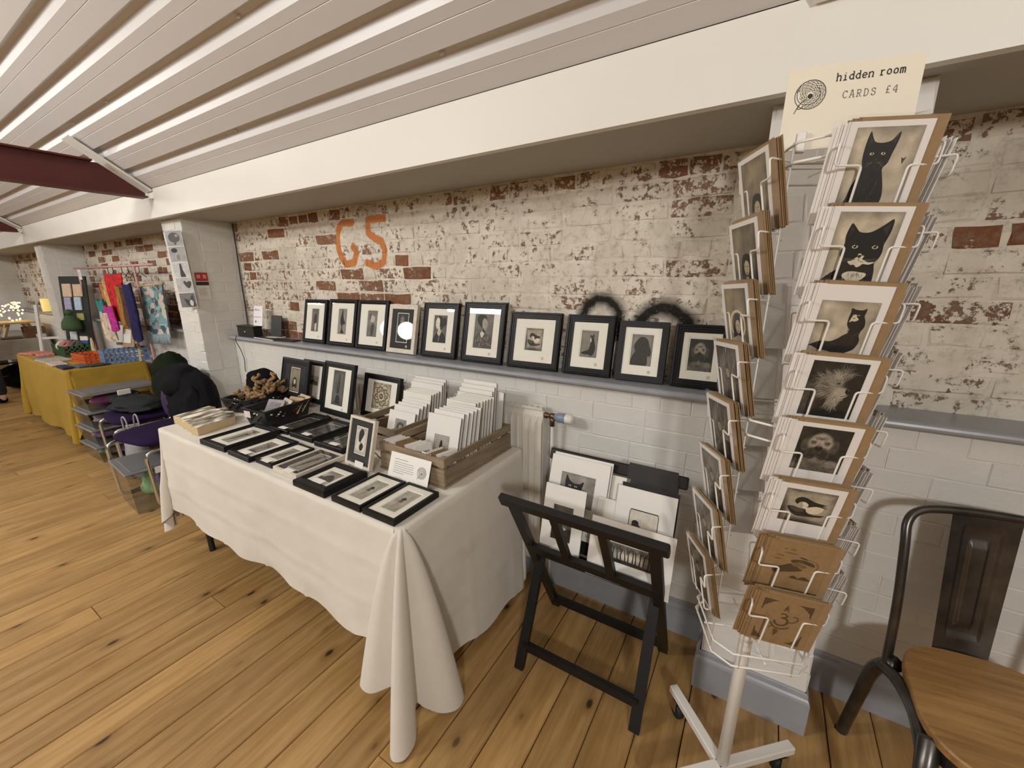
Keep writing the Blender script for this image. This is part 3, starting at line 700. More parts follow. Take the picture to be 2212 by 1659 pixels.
def a_bun(A):
    A.raster(mott(.36, .1, 4, 51, .05), 18)
    A.poly([(.18,.60),(.20,.86),(.36,.97),(.55,.96),(.66,.88),(.80,.92),(.95,.84),(.94,.66),(.78,.60),(.70,.52),(.55,.50)], .09, 4)
    A.poly([(.16,.66),(.16,.80),(.28,.92),(.42,.86),(.46,.70),(.42,.56),(.32,.50),(.22,.54)], .86, 4); A.poly([(.36,.54),(.48,.60),(.52,.40),(.38,.36)], .78, 3)
    A.poly([(.05,.0),(.12,.24),(.34,.40),(.56,.42),(.80,.34),(.95,.22),(.97,.0)], .08, 4); A.poly([(.30,.36),(.48,.24),(.62,.42),(.52,.46),(.38,.42)], .74, 3); A.line([(.48,.24),(.44,.04)], .03, .6, 0)
    A.ell(.22, .72, .03, .014, .15); A.ell(.35, .72, .03, .014, .15); A.ell(.27, .585, .03, .016, .25); A.line([(.27,.72),(.25,.64)], .015, .5, 0)
def a_kimono(A):
    A.raster(lambda x, y: mott(.34, .10, 4, 53, .05)(x, y)+.12*y, 18)
    A.poly([(.12,.84),(.18,.95),(.36,.99),(.58,.95),(.64,.84),(.60,.70),(.44,.60),(.22,.70)], .10, 4)
    A.poly([(.42,.82),(.52,.88),(.64,.82),(.70,.70),(.66,.58),(.56,.50),(.46,.56),(.42,.68)], .62, 4); A.poly([(.42,.58),(.54,.52),(.52,.42),(.38,.42)], .55, 3)
    A.poly([(.04,.0),(.08,.30),(.26,.44),(.44,.40),(.62,.44),(.86,.36),(.96,.0)], .30, 4); A.fur(110, .5, .18, .40, .17, .6, 1.5, .09, .03, .15, .68); A.poly([(.34,.44),(.44,.30),(.58,.46),(.50,.50)], .8, 3)
    A.ell(.56, .71, .028, .012, .1); A.ell(.65, .69, .02, .011, .1); A.ell(.60, .585, .026, .014, .2); A.line([(.60,.70),(.63,.63)], .012, .4, 0); A.poly([(.46,.60),(.62,.48),(.58,.44),(.46,.5)], .1, 3)
def a_catshelf(A):
    A.raster(mott(.50, .1, 4, 57, .06), 16); A.poly([(.05,.14),(.25,.22),(.48,.28),(.55,.42),(.58,.58),(.54,.72),(.52,.86),(.58,.82),(.68,.82),(.76,.88),(.76,.72),(.82,.56),(.88,.36),(.82,.14),(.66,.06),(.50,.10),(.26,.10)], .09, 4); A.poly([(.56,.74),(.62,.66),(.60,.56),(.56,.62)], .85, 3); A.ell(.60, .76, .02, .014, .7); A.ell(.70, .76, .02, .014, .7)
def a_spaniel(A):
    A.raster(mott(.50, .08, 4, 59, .05), 16); A.poly([(.06,.0),(.08,.30),(.20,.44),(.12,.62),(.22,.78),(.38,.90),(.56,.92),(.74,.84),(.82,.70),(.94,.48),(.92,.32),(.80,.30),(.76,.0)], .17, 4); A.fur(120, .48, .5, .36, .40, -1.5, .6, .1, .012, .10, .34); A.ell(.52, .66, .03, .02, .05); A.ell(.70, .64, .02, .018, .05); A.ell(.64, .48, .05, .035, .05)
def a_pug(A): a_mastiff(A)
def a_girl(A):
    A.warm = .1; A.raster(mott(.50, .1, 4, 61, .1), 16); A.poly([(.25,.10),(.28,.50),(.5,.62),(.72,.50),(.75,.10)], .14, 4); A.ell(.5, .42, .13, .17, .74); A.poly([(.2,.0),(.3,.16),(.5,.2),(.7,.16),(.8,.0)], .5, 3); A.ell(.45, .44, .02, .012, .1); A.ell(.55, .44, .02, .012, .1); A.line([(.15,.06),(.5,.03),(.85,.06)], .03, .2)
def a_house(A):
    A.raster(lambda x, y: .72+.06*nz(x, y, 4, 5), 14); A.poly([(.08,.08),(.08,.40),(.2,.5),(.36,.5),(.4,.62),(.56,.62),(.6,.48),(.82,.46),(.92,.36),(.92,.08)], .30, 0); [A.poly([(x,.1),(x,.34),(x+.09,.34),(x+.09,.1)], .55, 0) for x in (.16,.34,.52,.7)]
def a_tallfig(A):
    A.raster(mott(.36, .1, 4, 67, .08), 16); A.poly([(.34,.35),(.38,.60),(.44,.74),(.46,.88),(.54,.92),(.60,.84),(.60,.68),(.62,.45),(.56,.36),(.44,.34)], .16, 4); A.poly([(.30,.08),(.36,.26),(.56,.30),(.72,.20),(.70,.06)], .13, 4); A.line([(.5,.9),(.44,.55),(.28,.1)], .012, .6); A.line([(.54,.6),(.66,.35),(.74,.1)], .012, .55)
def a_knot(A):
    A.warm = .08; A.raster(lambda x, y: .72-.5*max(0, math.hypot(x-.5, y-.5)-.42)*2.2, 20); D = .1
    for k in range(3):
        r = .42-.1*k
        for q in range(4):
            t0 = q*math.pi/2+(k % 2)*.78; A.line([(.5+r*math.cos(t0+d)*(1.0+.15*math.cos(6*d)), .5+r*math.sin(t0+d)*(1.0+.15*math.cos(6*d))) for d in [i*.17 for i in range(9)]], .022, D)
    for q in range(8):
        t0 = q*math.pi/4; c, s_ = math.cos(t0), math.sin(t0); A.line([(.5+.36*c, .5+.36*s_), (.5+.28*c-.06*s_, .5+.28*s_+.06*c), (.5+.18*c, .5+.18*s_), (.5+.28*c+.06*s_, .5+.28*s_-.06*c), (.5+.36*c, .5+.36*s_)], .02, D)
    A.ell(.5, .5, .10, .10, .25); A.ell(.5, .5, .05, .05, .6)
def a_feather(dark):
    def f(A):
        A.raster(mott(.62 if not dark else .55, .14, 3, 71, .08), 16)
        P = [(.34,.06),(.30,.26),(.34,.48),(.44,.72),(.60,.93),(.68,.95),(.70,.80),(.66,.55),(.56,.30),(.42,.10)]
        A.poly(P, .17, 4); A.line([(.28,.0),(.42,.3),(.56,.64),(.66,.95)], .02, .62); A.fur(40, .5, .5, .10, .36, 1.9, .3, .12, .012, .12, .4)
    return f
def a_pods(A):
    A.raster(mott(.80, .10, 3, 73, .18), 18); A.poly([(.30,.46),(.24,.62),(.28,.84),(.46,.95),(.66,.92),(.74,.78),(.62,.62),(.50,.50),(.40,.44)], .13, 4); A.poly([(.42,.16),(.38,.28),(.50,.40),(.68,.40),(.76,.28),(.66,.16),(.54,.12)], .13, 4); A.fur(20, .48, .72, .16, .16, .9, .4, .12, .014, .1, .36); A.line([(.4,.46),(.5,.44),(.55,.4)], .05, .2)
def a_tree(A):
    A.raster(mott(.52, .12, 4, 77, .06), 16); A.line([(.30,.05),(.40,.25),(.52,.45)], .09, .2, w1=.05); A.fur(90, .60, .66, .28, .24, .8, 1.2, .2, .014, .14, .45); A.poly([(.05,.0),(.2,.1),(.5,.12),(.9,.04),(.9,.0)], .25, 3)
def a_land(A):
    A.raster(lambda x, y: (.2+.12*nz(x, y, 6, 3)) if y < .34+.06*nz(x, y, 3, 1) else .62+.15*nz(x, y, 3, 8)-.25*max(0, y-.7), 22); A.poly([(.25,.34),(.4,.6),(.62,.66),(.8,.5),(.86,.34)], .18, 4)
def a_umb(A):
    A.raster(lambda x, y: .66+.10*nz(x, y, 5, 8)-.10*abs(y-.5), 18); A.poly([(.36,.55),(.38,.63),(.50,.68),(.62,.62),(.62,.54),(.50,.57)], .10, 3); A.poly([(.42,.55),(.40,.40),(.48,.44),(.5,.40),(.54,.45),(.60,.41),(.56,.55)], .25, 3); A.fur(14, .5, .34, .14, .05, 0, .2, .12, .01, .4, .55)
def a_olive(A):
    A.warm = .06; A.raster(lambda x, y: .22+.10*nz(x, y, 3, 81)+.12*blob(x, y, .5, .5, .4, .4, 1), 14); A.fur(30, .5, .5, .4, .4, .5, .5, .2, .012, .2, .44)
def a_catpeek(A):
    A.raster(mott(.56, .16, 4, 83, .06), 22); A.poly([(.16,.0),(.16,.38),(.14,.72),(.17,.93),(.26,.78),(.38,.70),(.50,.70),(.58,.72),(.68,.80),(.64,.55),(.60,.3),(.58,.0)], .08, 4); [A.ell(x, .60, .045, .020, .80) for x in (.29,.46)]; [A.ell(x, .60, .015, .018, .05) for x in (.29,.46)]
def a_crowhead(A):
    A.raster(lambda x, y: .42+.14*nz(x, y, 4, 87)-.1*y, 18); A.poly([(.0,.0),(.0,.40),(.25,.52),(.45,.40),(.75,.34),(1,.38),(1,.0)], .12, 4); A.fur(60, .45, .25, .4, .2, .2, .6, .2, .014, .12, .5); A.poly([(.4,.36),(.62,.40),(.74,.34),(.56,.30)], .75, 3)
def a_darkwin(A): A.raster(lambda x, y: .10+.03*nz(x, y, 4, 2), 10); A.line([(.28,.0),(.28,.42),(.72,.42),(.72,.0)], .03, .85, 0)
def a_oval(A):
    A.raster(lambda x, y: .80+.03*nz(x, y, 5, 3), 14); A.line([(.0,.1),(.0,.9),(.05,.99),(.95,.99),(1,.9),(1,.1)], .045, .1, 0); A.ell(.24, .62, .12, .10, .13); A.poly([(.15,.6),(.1,.3),(.4,.2),(.42,.55)], .2, 4)
def a_forest(A):
    A.raster(lambda x, y: .44+.40*blob(x, y, .5, .42, .6, .42, 1)+.05*nz(x, y, 6, 9), 26); A.poly([(0,0),(0,.16),(.5,.20),(1,.12),(1,0)], .12, 3)
    for k in range(13): x = .04+.077*k+A.r.uniform(-.015, .015); A.line([(x,.12),(x+A.r.uniform(-.02,.02),.5),(x+A.r.uniform(-.05,.05),.8)], .028, .14, w1=.012); [A.line([(x,.55+.08*j),(x+A.r.uniform(-.10,.10),.85+.04*j)], .010, .2, 0) for j in range(3)]
def a_graph(A):
    A.raster(lambda x, y: .70+.06*nz(x, y, 6, 9), 12)
    for k in range(9): A.line([(.02,.06+.11*k),(.98,.06+.11*k)], .012, .45, 0); A.line([(.06+.11*k,.02),(.06+.11*k,.98)], .012, .45, 0)
    A.poly([(.36,.0),(.40,.40),(.45,.66),(.5,.72),(.56,.64),(.6,.4),(.66,.0)], .13, 4)
def a_bridge(A): A.raster(lambda x, y: .55+.1*nz(x, y, 5, 4), 12); A.poly([(.2,.2),(.2,.6),(.5,.75),(.8,.6),(.8,.2),(.65,.2),(.6,.5),(.4,.5),(.35,.2)], .28, 3)

# --- stroke lettering (typewriter-like)
GL = {'h': [[(0,0),(0,1.0)],[(0,.5),(.25,.66),(.5,.55),(.5,0)],[(-.12,0),(.12,0)],[(.38,0),(.62,0)],[(-.14,1),(0,1)]],
 'i': [[(.25,0),(.25,.64),(.06,.64)],[(0,0),(.5,0)],[(.25,.84),(.25,.94)]], 'd': [[(.5,0),(.5,1),(.34,1)],[(.5,.5),(.25,.66),(0,.42),(0,.22),(.25,0),(.5,.14)],[(.5,0),(.62,0)]],
 'e': [[(0,.34),(.5,.34),(.48,.55),(.25,.66),(.04,.5),(0,.3),(.08,.08),(.28,0),(.5,.08)]], 'n': [[(0,0),(0,.64),(-.12,.64)],[(0,.5),(.25,.66),(.5,.55),(.5,0)],[(-.12,0),(.12,0)],[(.38,0),(.62,0)]],
 'r': [[(.1,0),(.1,.64),(-.04,.64)],[(.1,.42),(.3,.64),(.52,.58)],[(-.06,0),(.34,0)]], 'o': [[(.25,0),(.02,.14),(0,.33),(.06,.55),(.25,.66),(.44,.55),(.5,.33),(.46,.12),(.25,0)]],
 'm': [[(-.05,0),(-.05,.64),(-.14,.64)],[(-.05,.5),(.1,.66),(.25,.52),(.25,0)],[(.25,.5),(.4,.66),(.55,.52),(.55,0)],[(-.14,0),(.04,0)],[(.18,0),(.32,0)],[(.48,0),(.64,0)]],
 'C': [[(.55,.7),(.55,.95)],[(.55,.8),(.32,.96),(.08,.8),(0,.48),(.1,.14),(.34,0),(.58,.14)]], 'A': [[(0,0),(.25,.92),(.34,.92),(.58,0)],[(.1,.32),(.48,.32)],[(-.1,0),(.14,0)],[(.42,0),(.68,0)],[(.1,.92),(.34,.92)]],
 'R': [[(.06,0),(.06,.92)],[(-.06,.92),(.36,.92),(.5,.8),(.5,.6),(.36,.46),(.06,.46)],[(.3,.46),(.5,.0),(.64,0)],[(-.06,0),(.2,0)]], 'D': [[(.06,0),(.06,.92)],[(-.06,.92),(.3,.92),(.52,.7),(.55,.42),(.46,.14),(.28,0),(-.06,0)]],
 'S': [[(.5,.66),(.5,.92)],[(.5,.78),(.28,.94),(.06,.82),(.06,.62),(.3,.5),(.52,.36),(.52,.14),(.28,-.02),(.04,.12)],[(.04,.0),(.04,.26)]], '£': [[(.56,.78),(.42,.94),(.24,.86),(.2,.66),(.22,.2),(.08,.02),(.3,.06),(.58,.0)],[(.04,.46),(.44,.46)]],
 '4': [[(.42,0),(.42,.94),(.02,.3),(.58,.3)],[(.28,0),(.56,0)]], 'B': [[(.05,0),(.05,.9),(.35,.9),(.48,.7),(.35,.48),(.05,.48)],[(.35,.48),(.52,.26),(.36,0),(.05,0)]], 'E': [[(.5,.9),(.05,.9),(.05,0),(.52,0)],[(.05,.47),(.4,.47)]],
 'T': [[(0,.9),(.55,.9)],[(.275,.9),(.275,0)]], 'H': [[(.05,0),(.05,.9)],[(.5,0),(.5,.9)],[(.05,.46),(.5,.46)]], 'P': [[(.05,0),(.05,.9),(.4,.9),(.5,.7),(.4,.46),(.05,.46)]], 'O': [[(.27,0),(.02,.2),(.02,.7),(.27,.9),(.52,.7),(.52,.2),(.27,0)]],
 'N': [[(.05,0),(.05,.9),(.5,0),(.5,.9)]], 'Y': [[(0,.9),(.27,.45),(.54,.9)],[(.27,.45),(.27,0)]], 'U': [[(.05,.9),(.05,.2),(.27,0),(.5,.2),(.5,.9)]], 'G': [[(.52,.72),(.3,.9),(.06,.72),(.04,.2),(.28,0),(.52,.16),(.52,.42),(.32,.42)]],
 'q': [[(.5,-.3),(.5,.64)],[(.5,.5),(.25,.66),(0,.42),(0,.22),(.25,0),(.5,.14)]], 'u': [[(0,.64),(0,.14),(.25,0),(.5,.14)],[(.5,.64),(.5,0)]], 'a': [[(.06,.56),(.25,.66),(.48,.54),(.48,0)],[(.48,.38),(.2,.38),(.02,.2),(.2,0),(.48,.14)]],
 'F': [[(.5,.9),(.05,.9),(.05,0)],[(.05,.47),(.4,.47)]], 'I': [[(.27,0),(.27,.9)]], 'X': [[(0,0),(.54,.9)],[(0,.9),(.54,0)]], 'L': [[(.05,.9),(.05,0),(.5,0)]]}
def words(A, rows, col, wgt=.13, adv=.80):
    a = A.W/A.H; A.ly += 1
    for txt, x, y, s in rows:
        for ch in txt:
            for st in GL.get(ch, []): A.line([(x+p[0]*s, y+p[1]*s*a*1.15) for p in st], s*wgt, col, 4 if len(st) > 3 else 0, new=False)
            x += s*adv
def snake(A, cx, cy, r, col, cell=True):
    """coiled scaly snake emblem"""
    a = A.W/A.H; A.ly += 1
    P = lambda rr, t: (cx+rr*math.cos(t), cy+rr*math.sin(t)*a)
    A.line([P(r, t*.1) for t in range(-22, 43)], r*.045, col, 0, new=False)
    A.line([P(r*(.96-.26*t/20), 2.35+t*.11) for t in range(21)], r*.04, col, 0, new=False)
    A.line([P(r*(.70-.12*t/20), -1.7+t*.22) for t in range(13)], r*.035, col, 0, new=False)
    A.line([(cx-.62*r, cy-.62*r*a), (cx-.78*r, cy-.95*r*a), (cx-.90*r, cy-1.25*r*a)], r*.05, col, 0, new=False)
    A.line([(cx-.2*r, cy-.3*r*a), (cx-.5*r, cy-.5*r*a), (cx-.72*r, cy-.9*r*a), (cx-.5*r, cy-.92*r*a), (cx-.34*r, cy-.66*r*a)], r*.05, col, 3, new=False)
    if cell:
        n = 26
        for k in range(5):
            r0 = r*(.22+.155*k); r1 = r*(.22+.155*(k+1)); m = 7+3*k
            for j in range(m):
                t = 6.283*(j+.5*(k % 2))/m-1.9
                if k >= 3 and 3.0 < (t % 6.283) < 4.2: continue
                A.line([P(r0, t), P((r0+r1)/2, t+3.14/m), P(r1, t)], r*.036, col, 0, new=False); A.line([P(r0, t), P((r0+r1)/2, t-3.14/m), P(r1, t)], r*.028, col, 0, new=False)
        A.ell(cx+.02*r, cy-.1*r*a, .17*r, .17*r, col)
# ------------------------------------------------------------------ picture frames
M_BLK = plain('black_wood', (.006, .006, .0065), .45, var=.15, scale=40, bump=.08, bscale=120, spec=.3)
M_BLKG = plain('charcoal_wood', (.016, .0165, .019), .45, var=.1, scale=40, spec=.35)
M_WFR = plain('whitewashed_wood', (.66, .60, .51), .6, var=.10, scale=35, bump=.1, bscale=90)
M_MNT = plain('cream_mount_board', (.86, .83, .745), .85, var=.012, scale=20)
M_MNTW = plain('white_mount_board', (.84, .815, .765), .8, var=.012, scale=20)
M_MNTD = plain('charcoal_mount_board', (.035, .033, .033), .85, var=.05, scale=30)
M_SEAL = plain('gold_seal_ink', (.62, .55, .36), .8, var=.2, scale=200)
M_BACK = plain('brown_backing_board', (.20, .12, .06), .9, var=.1)
M_COP = plain('copper_wire', (.55, .24, .14), .28, metal=1)
def glass_mat(name, rough=.02, ior=1.5, tint=(1, 1, 1)):
    m, n, l, b = newmat(name); n.remove(b); out = n['Material Output']
    lw = nd(n, 'ShaderNodeLayerWeight'); lw.inputs['Blend'].default_value = .5
    f0 = ((ior-1)/(ior+1))**2; fr5 = math_(n, l, 'POWER', lw.outputs['Facing'], 5.0); fr = math_(n, l, 'MULTIPLY_ADD', fr5, 1-f0, f0)
    tr = nd(n, 'ShaderNodeBsdfTransparent'); tr.inputs[0].default_value = (*tint, 1)
    gl = nd(n, 'ShaderNodeBsdfGlossy'); gl.inputs['Roughness'].default_value = rough
    mx = nd(n, 'ShaderNodeMixShader'); l.new(fr, mx.inputs[0]); l.new(tr.outputs[0], mx.inputs[1]); l.new(gl.outputs[0], mx.inputs[2]); l.new(mx.outputs[0], out.inputs[0])
    return m
M_GLASS = glass_mat('picture_glass', .012, 1.5, (.99, .995, .985)); M_CELLO = glass_mat('cellophane', .10, 1.45); M_ACR = glass_mat('clear_acetate', .08, 1.45, (.93, .94, .94))
def ring(b, W0, H0, y0, W1, H1, y1, z0=0, z1=0):
    """strip between two centred rectangles (z offsets from the bottom)"""
    A_ = [(-W0/2, y0, z0), (W0/2, y0, z0), (W0/2, y0, z0+H0), (-W0/2, y0, z0+H0)]; B_ = [(-W1/2, y1, z1), (W1/2, y1, z1), (W1/2, y1, z1+H1), (-W1/2, y1, z1+H1)]
    b.add(A_+B_, [(k, (k+1) % 4, 4+(k+1) % 4, 4+k) for k in range(4)])
def picture(label, W, H, bd, t, art, pw, ph, loc, rot, style='step', mount=None, po=None, group='framed prints', seal=True, mat=None, second=None, name='picture_frame', tab=False):
    """frame stands on z=0, faces -y; parts: moulding, mount, print, glass, backing"""
    r = thing(name, label, 'picture', loc, rot, group)
    m = mat or M_BLK; b = MB()
    if style == 'step': pr = [(0, t), (0, .004), (.002, .001), (.30, 0), (.34, .004), (.58, .004), (.62, .006), (.90, .006), (1, .0075), (1, t*.7)]
    elif style == 'round': pr = [(0, t), (0, t*.45), (.06, t*.2), (.2, .004), (.4, 0), (.62, .001), (.82, .005), (1, .0075), (1, t*.7)]
    else: pr = [(0, t), (0, .0015), (.02, 0), (.97, 0), (1, .0015), (1, t*.7)]
    for (s0, q0), (s1, q1) in zip(pr[:-1], pr[1:]):
        f = lambda s: s*bd if s <= 1 else s
        a0 = s0*bd if s0 > .0021 or s0 == 0 else s0; a1 = s1*bd if s1 > .0021 else s1
        ring(b, W-2*a0, H-2*a0, q0, W-2*a1, H-2*a1, q1, a0, a1)
    b.build('moulding', m, r, fix=False)
    iw, ih = W-2*bd, H-2*bd; ym = .0092 if style != 'flat' else .0045
    po = po if po is not None else ih*.03
    oz = bd+(ih-ph)/2+po
    mb = MB(); mw_, mh_ = pw+.010, ph+.010
    A_ = [(-iw/2, ym, bd), (iw/2, ym, bd), (iw/2, ym, bd+ih), (-iw/2, ym, bd+ih)]; z0 = oz-.005
    B_ = [(-mw_/2, ym, z0), (mw_/2, ym, z0), (mw_/2, ym, z0+mh_), (-mw_/2, ym, z0+mh_)]
    C_ = [(-mw_/2+.0012, ym+.0014, z0+.0012), (mw_/2-.0012, ym+.0014, z0+.0012), (mw_/2-.0012, ym+.0014, z0+mh_-.0012), (-mw_/2+.0012, ym+.0014, z0+mh_-.0012)]
    mb.add(A_+B_+C_, [(k, (k+1) % 4, 4+(k+1) % 4, 4+k) for k in range(4)]+[(4+k, 4+(k+1) % 4, 8+(k+1) % 4, 8+k) for k in range(4)])
    mnt = mb.build('mount', mount or M_MNT, r)
    MB().add([(-iw/2, ym+.0015, bd), (iw/2, ym+.0015, bd), (iw/2, ym+.0015, bd+ih), (-iw/2, ym+.0015, bd+ih)], [(0, 1, 2, 3)]).build('paper', M_MNTW, r)
    A = Art(pw, ph); art(A); A.done(r, (0, ym+.0012, oz))
    if seal:
        sb = MB(); sx = iw*.26; sz = bd+max(.008, (oz-bd)*.38); sb.box((sx, ym-.0003, sz), (.012, .0006, .013)); sb.build('seal_stamp', M_SEAL, mnt)
    if tab:
        MB().box((iw*.1, -.0005, bd*1.1), (.055, .001, .026)).build('price_label', M_MNTW, r)
    MB().add([(-iw/2, ym-.0012, bd), (iw/2, ym-.0012, bd), (iw/2, ym-.0012, bd+ih), (-iw/2, ym-.0012, bd+ih)], [(0, 1, 2, 3)]).build('glass', M_GLASS, r)
    MB().box((0, t-.0015, H/2), (W-.006, .003, H-.006)).build('backing', M_BACK, r)
    return r
LEAN = R(-12.5)
SH = [('round', 'narrow black frame, first on the ledge beside the card reader, figure in a dark coat', -2.76, -2.515, .291, a_figback, .075, .155, None),
 ('round', 'narrow black frame on the ledge with a kneeling robed figure in silhouette', -2.482, -2.212, .297, a_kneel, .080, .165, None),
 ('round', 'black frame on the ledge with a pale round moon shape above a grey figure', -2.195, -1.928, .297, a_moon, .085, .160, None),
 ('flat', 'whitewashed frame on the ledge with charcoal mount and a masked face in a bow tie', -1.91, -1.683, .275, a_mask, .085, .165, 'w'),
 ('step', 'black stepped frame on the ledge, woman with pale face and dark hair bun', -1.637, -1.39, .292, a_bun, .092, .150, None),
 ('step', 'tall black frame on the ledge, woman in a patterned kimono looking down', -1.352, -1.094, .301, a_kimono, .115, .175, None),
 ('step', 'wide black stepped frame on the ledge with a raven curled over an egg', -1.06, -.788, .261, a_raven, .092, .105, None),
 ('step', 'black stepped frame on the ledge with a black and white cat sitting', -.758, -.538, .259, a_catshelf, .078, .118, None),
 ('flat', 'flat charcoal frame on the ledge with a dark spaniel portrait', -.516, -.317, .242, a_spaniel, .086, .128, 'g'),
 ('step', 'black frame on the ledge half hidden by the card rack, mastiff dog portrait', -.292, -.092, .240, a_pug, .086, .124, None)]
for st, lb, x0, x1, hv, art, pw, ph, mt in SH:
    W = x1-x0; H = hv/math.cos(LEAN)
    picture(lb, W, H, .026 if st != 'step' else .032, .022, art, pw, ph, ((x0+x1)/2, 1.672, 1.0925), (LEAN, 0, R(random.Random(lb).uniform(-1.2, 1.2))), style=st,
            mat={'w': M_WFR, 'g': M_BLKG}.get(mt), mount=M_MNTD if mt == 'w' else M_MNT, group='framed prints leaning along the ledge')
# ------------------------------------------------------------------ folding table and cloth
M_CLOTH = plain('cream_tablecloth', (.70, .66, .585), .88, var=.03, scale=7, bump=.12, bscale=420, sheen=.15)
M_MUST = plain('mustard_tablecloth', (.40, .25, .028), .9, var=.04, scale=7, bump=.12, bscale=300)
M_LINEN = plain('grey_linen_cloth', (.36, .325, .27), .9, var=.04, scale=7)
M_TLEG = plain('black_table_leg', (.012, .012, .012), .45)
M_TTOP = plain('grey_plastic_tabletop', (.45, .45, .45), .5)
def folding_table(label, x0, x1, y0, y1):
    t = thing('folding_table', label, 'table', ((x0+x1)/2, (y0+y1)/2, 0))
    w, d = x1-x0, y1-y0
    MB().box((0, 0, .712), (w, d, .038), ch=.008).build('tabletop', M_TTOP, t)
    for sx in (-1, 1):
        for sy in (-1, 1):
            X, Y = sx*(w/2-.16), sy*(d/2-.06)
            MB().tube(smooth_line([(X-.03*sx, Y, .69), (X, Y, .45), (X+.01*sx, Y, .2), (X, Y, .02), (X, Y, 0)], 4), [.016]*16+[.019], 8).build('leg', M_TLEG, t)
        MB().tube([(sx*(w/2-.157), -(d/2-.06), .22), (sx*(w/2-.157), (d/2-.06), .22)], .011).build('crossbar', M_TLEG, t)
    return t
HEMP = [(0, -.018, .465), (-.05, -.03, .50), (-.12, -.034, .57), (-.168, -.062, .595), (-.150, -.103, .60), (-.095, -.105, .60), (-.045, -.06, .585), (-.008, -.03, .57), (.0, -.075, .66), (.022, -.135, .725), (.055, -.155, .735), (.085, -.130, .735), (.075, -.070, .72), (.028, -.018, .66), (.052, .0, .68), (.105, .028, .70), (.135, .078, .715), (.122, .130, .715), (.072, .146, .70), (.034, .10, .68), (.018, 0, .655)]
HEMS = smooth_line(HEMP, 4)
def lerp_tab(tab, s, j=1):
    for a, c in zip(tab[:-1], tab[1:]):
        if a[0] <= s <= c[0]:
            t = (s-a[0])/(c[0]-a[0]); t = t*t*(3-2*t); return a[j]+(c[j]-a[j])*t
    return tab[-1][j]
def drape(x0, x1, y0, y1, ztop, drop, seed, corner_len, flare=.02, rc=.03, creases=True, nf=3, sharp=(1, 1, 1, 1), hem0=False, backflat=True):
    """cloth over a table: drop(side, s) gives hem drop; corners hang in pointed folds"""
    b = MB(); q = random.Random(seed)
    # perimeter samples: (x, y, nx, ny, kind, param)
    per = []
    sides = [('f', (x0+rc, y0), (x1-rc, y0), (0, -1)), ('r', (x1, y0+rc), (x1, y1-rc), (1, 0)), ('b', (x1-rc, y1), (x0+rc, y1), (0, 1)), ('l', (x0, y1-rc), (x0, y0+rc), (-1, 0))]
    cen = [(x1-rc, y0+rc), (x1-rc, y1-rc), (x0+rc, y1-rc), (x0+rc, y0+rc)]; cang = [-math.pi/2, 0, math.pi/2, math.pi]
    for i, (nm, a, c, nrm) in enumerate(sides):
        L = math.dist(a, c); n = max(10, int(L/.018))
        for k in range(n): per.append((a[0]+(c[0]-a[0])*k/n, a[1]+(c[1]-a[1])*k/n, *nrm, nm, k/n, L))
        n = len(HEMS)-1
        for k in range(n):
            t = cang[i]+math.pi/2*k/n; per.append((cen[i][0]+rc*math.cos(t), cen[i][1]+rc*math.sin(t), math.cos(t), math.sin(t), 'c%d' % i, k/n, 0))
    N = len(per); NV = 26; o = 0
    vs = []
    for j in range(NV+1):
        v = j/NV
        for (x, y, nx, ny, kd, s, L) in per:
            if kd[0] == 'c':
                i = int(kd[1]); s0 = sides[i][0]; s1 = sides[(i+1) % 4][0]
                d0, d1 = drop(s0, 1), drop(s1, 0); base = d0+(d1-d0)*s
                cl = corner_len[i]; tri = 1-abs(2*s-1); dd = base+(cl-base)*(tri**.8)
                ph = s*nf*2*math.pi; fold = .5-.5*math.cos(ph)
                sh_ = sharp[i]; out = v**.85*(.012+.070*fold*min(1, v*1.6)*sh_+.020*tri*sh_)
                # sideways bunching makes the folds read as cones
                tx, ty = -ny, nx; bun = v*.055*math.sin(ph)*sh_
                px, py = x+nx*out-tx*bun*.35, y+ny*out-ty*bun*.35
                if hem0 and i == 0:
                    hp_ = HEMS[min(len(HEMS)-1, int(round(s*(len(HEMS)-1))))]; dd = hp_.z; vv = v**.72; px, py = cen[0][0]+rc*.7+hp_.x*vv+(x-cen[0][0]-rc*.7)*(1-v), cen[0][1]-rc*.7+hp_.y*vv+(y-cen[0][1]+rc*.7)*(1-v)
            else:
                dd = drop(kd, s); m = min(s, 1-s)*L
                wv = .008*math.sin(s*L*7+seed)+.005*math.sin(s*L*16+seed*2)+.005*nz(s*L, v, 6, seed)
                out = flare*v+wv*v*v*1.6+.004*nz(s*L, v*.6, 7, seed+3)+.0015*nz(s*L, v, 18, seed+5)
                if kd == 'b' and backflat: out = .003*v
                if creases:
                    for cx_ in (.30, .62, .94, 1.26, 1.58):
                        out += .006*math.exp(-((s*L-cx_)/.009)**2)*v
                    for cv in (.33, .68): out += .005*math.exp(-((v-cv)/.022)**2)
                px, py = x+nx*out, y+ny*out
            rr = .018; dz = dd*v
            if dz < rr: pull = rr-math.sqrt(max(0, rr*rr-(rr-dz)**2)) if False else 0
            z = ztop-dz
            if j == 0: z = ztop
            vs.append((px, py, max(z, .006)))
    fs = []
    for j in range(NV):
        for k in range(N): fs.append((j*N+k, (j+1)*N+k, (j+1)*N+(k+1) % N, j*N+(k+1) % N))
    # top sheet
    tin = [((x-(x0+x1)/2)*.985+(x0+x1)/2, (y-(y0+y1)/2)*.97+(y0+y1)/2, ztop+.004) for (x, y, *_r) in per]
    vs += tin; M_ = (NV+1)*N
    for k in range(N): fs.append((k, (k+1) % N, M_+(k+1) % N, M_+k))
    fs.append(tuple(M_+k for k in range(N)))
    b.add(vs, fs, True); b.sm[-1] = False
